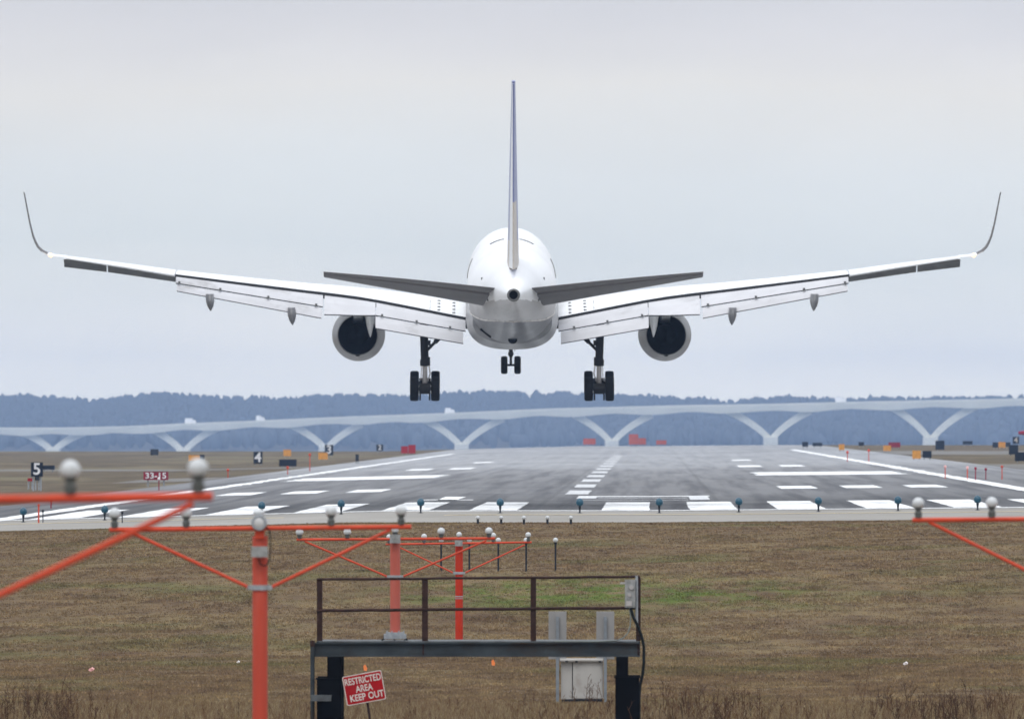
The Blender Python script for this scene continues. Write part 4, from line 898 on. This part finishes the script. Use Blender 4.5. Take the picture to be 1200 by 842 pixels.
# ------------------------------------------------------------------ equipment cabinet and the two plates behind the platform
d = 201; S2 = F/d; c = W(681, 822, d); gz2 = Gf(c.x, d); base2 = (c.x, d, gz2)
cb = empty('equipment_cabinet', base2, 'off-white equipment cabinet standing low in the grass behind the platform', 'cabinet')
def cw(px, py): return W(px, py, d)
def bx_(mb, x0, x1, y0, y1, dy, dep):
    a, b = cw(x0, y0), cw(x1, y1); mb.box(((a.x+b.x)/2, d+dy, (a.z+b.z)/2), (abs(b.x-a.x), dep, abs(a.z-b.z))); return mb
def bc_(mb, n_, m_, s_=False, parent=cb): return mb.build(n_, m_, parent, s_, base2)
bc_(bx_(MB(), 657.5, 706.5, 773, 818.5, .2, .4), 'body', 'cabinet')
bc_(bx_(MB(), 671.5, 705.5, 775.5, 817.5, -.012, .02), 'door', 'cabinet')
bc_(bx_(bx_(MB(), 670.4, 671.2, 775.5, 817.5, -.004, .006), 658.5, 705.5, 818.7, 821.5, .1, .2), 'seam', 'stake_dark')
b = MB(); A, B = cw(656, 773), cw(707, 773); A.y = B.y = d-.06; b.tube(A, B, .035, n=10); bc_(b, 'top_pipe', 'cabinet', True)
for x in (664, 675.5, 703): bc_(MB().box(cw(x, 774.5)-Vector((0, .11, 0)), (.045, .03, .03)), 'latch', 'stake_dark')
for px, lb in ((653.3, 'left grey plate on a galvanised post, beside the narrow panel of the white cabinet'), (709.3, 'right grey plate on a galvanised post, nearer the black right leg of the platform')):
    q = W(px, 822, d-.1); g_ = Gf(q.x, d-.1); e = empty('plate_post', (q.x, d-.1, g_), lb, 'sign post', 'grey plates on posts behind the platform')
    h = W(0, 722, d-.1).z-g_; b = MB(); b.box((0, 0, h/2), (.055, .05, h)); b.build('post', 'post_blue', e)
    z0, z1 = W(0, 772, d-.1).z-g_, W(0, 716, d-.1).z-g_; b = MB(); b.box((0, .045, (z0+z1)/2), (21*(d-.1)/F, .012, z1-z0)); o = b.build('plate', 'plate', e)
    bv = o.modifiers.new('bevel', 'BEVEL'); bv.width = .008; bv.segments = 2

# ------------------------------------------------------------------ RESTRICTED AREA sign
d = 182.6; S3 = d/F; c = W(426.7, 805.5, d); gx_, gz3 = c.x+.14, Gf(c.x, d)-.3
e = empty('warning_sign', (gx_, d+.03, gz3), 'tilted red sign reading RESTRICTED AREA KEEP OUT on a leaning rusty stake', 'sign')
tl = R(10.4)
def plate(wd, hg, r, y0, y1):
    pts = []
    for cx_, cz_, a0 in ((wd/2-r, hg/2-r, 0), (-wd/2+r, hg/2-r, 90), (-wd/2+r, -hg/2+r, 180), (wd/2-r, -hg/2+r, 270)):
        for k in range(5): a = R(a0+22.5*k); pts.append((cx_+r*math.cos(a), cz_+r*math.sin(a)))
    return MB().prism(pts, y0, y1)
def place(o): o.rotation_euler = (0, -tl, 0); o.location = (c.x-gx_, -.03, c.z-gz3); return o
bd_ = place(plate(.640, .475, .03, -.006, .006).build('board', 'sign_white', e))
fc = plate(.612, .447, .022, -.0095, -.0065).build('face', 'sign_red', bd_)
for body_, xx_, zz, sz, sp, sxx in (('RESTRICTED', 0, .132, .150, 1.0, .87), ('AREA', 0, -.003, .150, 1.0, .90), ('KEEP', -.128, -.138, .150, 1.0, .96), ('OUT', .168, -.138, .150, 1.0, .96)):
    t_ = text_mesh('lettering', body_, sz, 'sign_white', bd_, (xx_, -.0125, zz), extrude=.002, offset=.0028, spacing=sp, sx=sxx*.82)
b = MB(); A = Vector((.06, .02, 0)); b.tube((.075, .02, 0), (c.x-gx_-.01, .02, c.z-gz3+.2), .020, n=8); b.build('stake', 'rust', e, True)
def flag(px, py, d, label, m_='flame_orange'):
    d = PG(px, py+7); p = W(px, py, d); g_ = Gf(p.x, d); e = empty('survey_flag', (p.x, d, g_), label, 'flag', 'small orange flags in the grass'); h = max(.1, p.z-g_)
    MB().tube((0, 0, 0), (0, 0, h+.05), .003, n=5).build('wire', 'galv', e); MB().prism([(-.02, h-.06), (.035, h-.07), (.05, h-.02), (.012, h+.06), (-.03, h+.03)], -.012, .012).build('flag_cloth', m_, e)
flag(427.5, 781.5, 206, 'tiny orange flag in the grass just above the red sign'); flag(577.5, 775.5, 215, 'tiny orange flag in the grass under the beam, right of the footing')
def litter(px, py, label, m_, s_=.07):
    d = PG(px, py); p = W(px, py, d); g_ = MB(); pts = [(-1, -.5), (-.2, -.9), (.8, -.3), (1, .6), (.1, .9), (-.8, .4)]
    g_.prism([(a*s_, b_*s_*.7) for a, b_ in pts], -.02, .02); g_.box((s_*.4, -.02, s_*.2), (s_, .05, s_*.6), rot=(.5, .6, .2)); o = g_.build('litter', m_); o.location = (p.x, d, Gf(p.x, d)+s_*.6+.04); tag(o, label, 'litter')
litter(107, 789, 'crumpled pink-white scrap of litter in the grass at lower left', 'litter_pink', .06); litter(1061, 781, 'tiny white scrap of litter in the grass at lower right', 'litter', .05); litter(279, 779, 'tiny pale scrap of litter in the grass left of the thick orange post', 'litter', .035)

# ------------------------------------------------------------------ grass
def blades(name, n, d0, d1, hfun, wfun, nb=3, matn='blades', margin=1.5, xsel=None, tb0=0, tb1=1):
    u = rng.random(n); d = 1/(1/d0+(1/d1-1/d0)*u)               # denser near the camera
    half0, half1 = (-CX-30)/F, (1200-CX+30)/F
    x = d*(half0+(half1-half0)*rng.random(n))+rng.uniform(-margin, margin, n)
    if xsel is not None: k = xsel(x, d); x = x[k]; d = d[k]
    n = len(x); z = G(x, d); V = np.zeros((n, nb*3, 3), np.float32); tint = np.zeros((n, nb*3), np.float32)
    ang0 = rng.random(n)*6.28; h0 = hfun(x, d, n)
    tb = tb0+(tb1-tb0)*rng.beta(2.2, 2.6, n)
    for b in range(nb):
        a = ang0+b*2.1+rng.normal(0, .4, n); h = h0*rng.uniform(.5, 1.1, n); wd = wfun(x, d, n)*rng.uniform(.6, 1.3, n)
        ox, oy = rng.normal(0, .035, n), rng.normal(0, .05, n); lean = rng.normal(0, .35, n)*h
        V[:, b*3, 0] = x+ox-wd; V[:, b*3, 1] = d+oy; V[:, b*3, 2] = z-.02
        V[:, b*3+1, 0] = x+ox+wd; V[:, b*3+1, 1] = d+oy+wd*np.sin(a); V[:, b*3+1, 2] = z-.02
        V[:, b*3+2, 0] = x+ox+lean; V[:, b*3+2, 1] = d+oy+lean*.5; V[:, b*3+2, 2] = z+h
        tint[:, b*3:b*3+3] = np.clip(tb+rng.normal(0, .12, n), 0, 1)[:, None]
    return arr_mesh(name, V.reshape(-1, 3), np.arange(n*nb*3).reshape(-1, 3), matn, tint=tint.ravel())
tag(blades('grass', 240000, 150, 386, lambda x, d, n: rng.uniform(.02, .055, n), lambda x, d, n: .006+.018*(d/300)), 'short dry winter grass, brown and straw with green patches', 'grass', kind='stuff')
# taller straw at the bottom edge
tag(blades('straw_grass', 60000, 172, 202, lambda x, d, n: rng.uniform(.06, .22, n)*np.clip((203-d)/8, .25, 1), lambda x, d, n: np.full(n, .007), 4, 'weeds', tb0=.45, tb1=1.05), 'taller pale straw grass along the bottom edge', 'grass', kind='stuff')
# weeds: thin branching stems
wv = []; wf = []; wt = []
def stem(p, q, r, tn):
    o = len(wv); p = np.array(p); q = np.array(q)
    wv.extend([p+[-r, 0, 0], p+[r, 0, 0], q+[r*.5, 0, 0], q+[-r*.5, 0, 0], p+[0, -r, 0], p+[0, r, 0], q+[0, r*.5, 0], q+[0, -r*.5, 0]]); wf.append((o, o+1, o+2, o+3)); wf.append((o+4, o+5, o+6, o+7)); wt.extend([tn]*8)
def weed(px, d, h, tn):
    x = (px-CX)*d/F; z = Gf(x, d); b = np.array([x, d, z]); ln = random.gauss(0, .12)
    t1 = b+[ln*h, random.gauss(0, .1)*h, h]; stem(b, t1, .0055, tn)
    for k in range(random.randint(3, 8)):
        s_ = random.uniform(.25, .95); p = b+(t1-b)*s_; L = h*random.uniform(.12, .4)*(1.1-s_*.5); a = random.choice((-1, 1))*random.uniform(.25, .9)
        q = p+[math.sin(a)*L, random.gauss(0, .3)*L, math.cos(a)*L]; stem(p, q, .004, tn)
        for kk in range(2):
            pp_ = p+(q-p)*random.uniform(.4, 1); a2 = a+random.gauss(0, .6); l2 = L*.35; stem(pp_, pp_+np.array([math.sin(a2)*l2, 0, abs(math.cos(a2))*l2]), .003, tn)
def dens(px):
    return .25+.9*math.exp(-((px-1090)/75)**2)+.7*math.exp(-((px-830)/80)**2)+.8*math.exp(-((px-50)/70)**2)+.45*math.exp(-((px-700)/60)**2)+.3*math.exp(-((px-1180)/40)**2)-.15*math.exp(-((px-560)/80)**2)
k = 0
while k < 1250:
    px = random.uniform(-20, 1220); dn = dens(px)
    if random.random() > dn: continue
    d = random.uniform(181, 199); h = (.14+.62*random.random()**2.2)*(.5+.6*min(1, dn))*(.7+.4*(199-d)/18)
    tn = min(1, max(0, random.gauss(.42 if dn > .6 else .55, .16)-(.12 if 1060 < px < 1150 or px < 70 else 0)))
    weed(px, d, h, tn); k += 1
for px, d_, h in ((686, 199.5, .50), (693, 199.5, .35), (699, 199.4, .42), (1010, 198, .9), (1012, 199, .6)): weed(px, d_, h, .5)
tag(arr_mesh('dry_weeds', np.array(wv), np.array(wf), 'weeds', tint=np.array(wt)), 'tall reddish brown dry weeds along the bottom edge', 'weeds', kind='stuff')
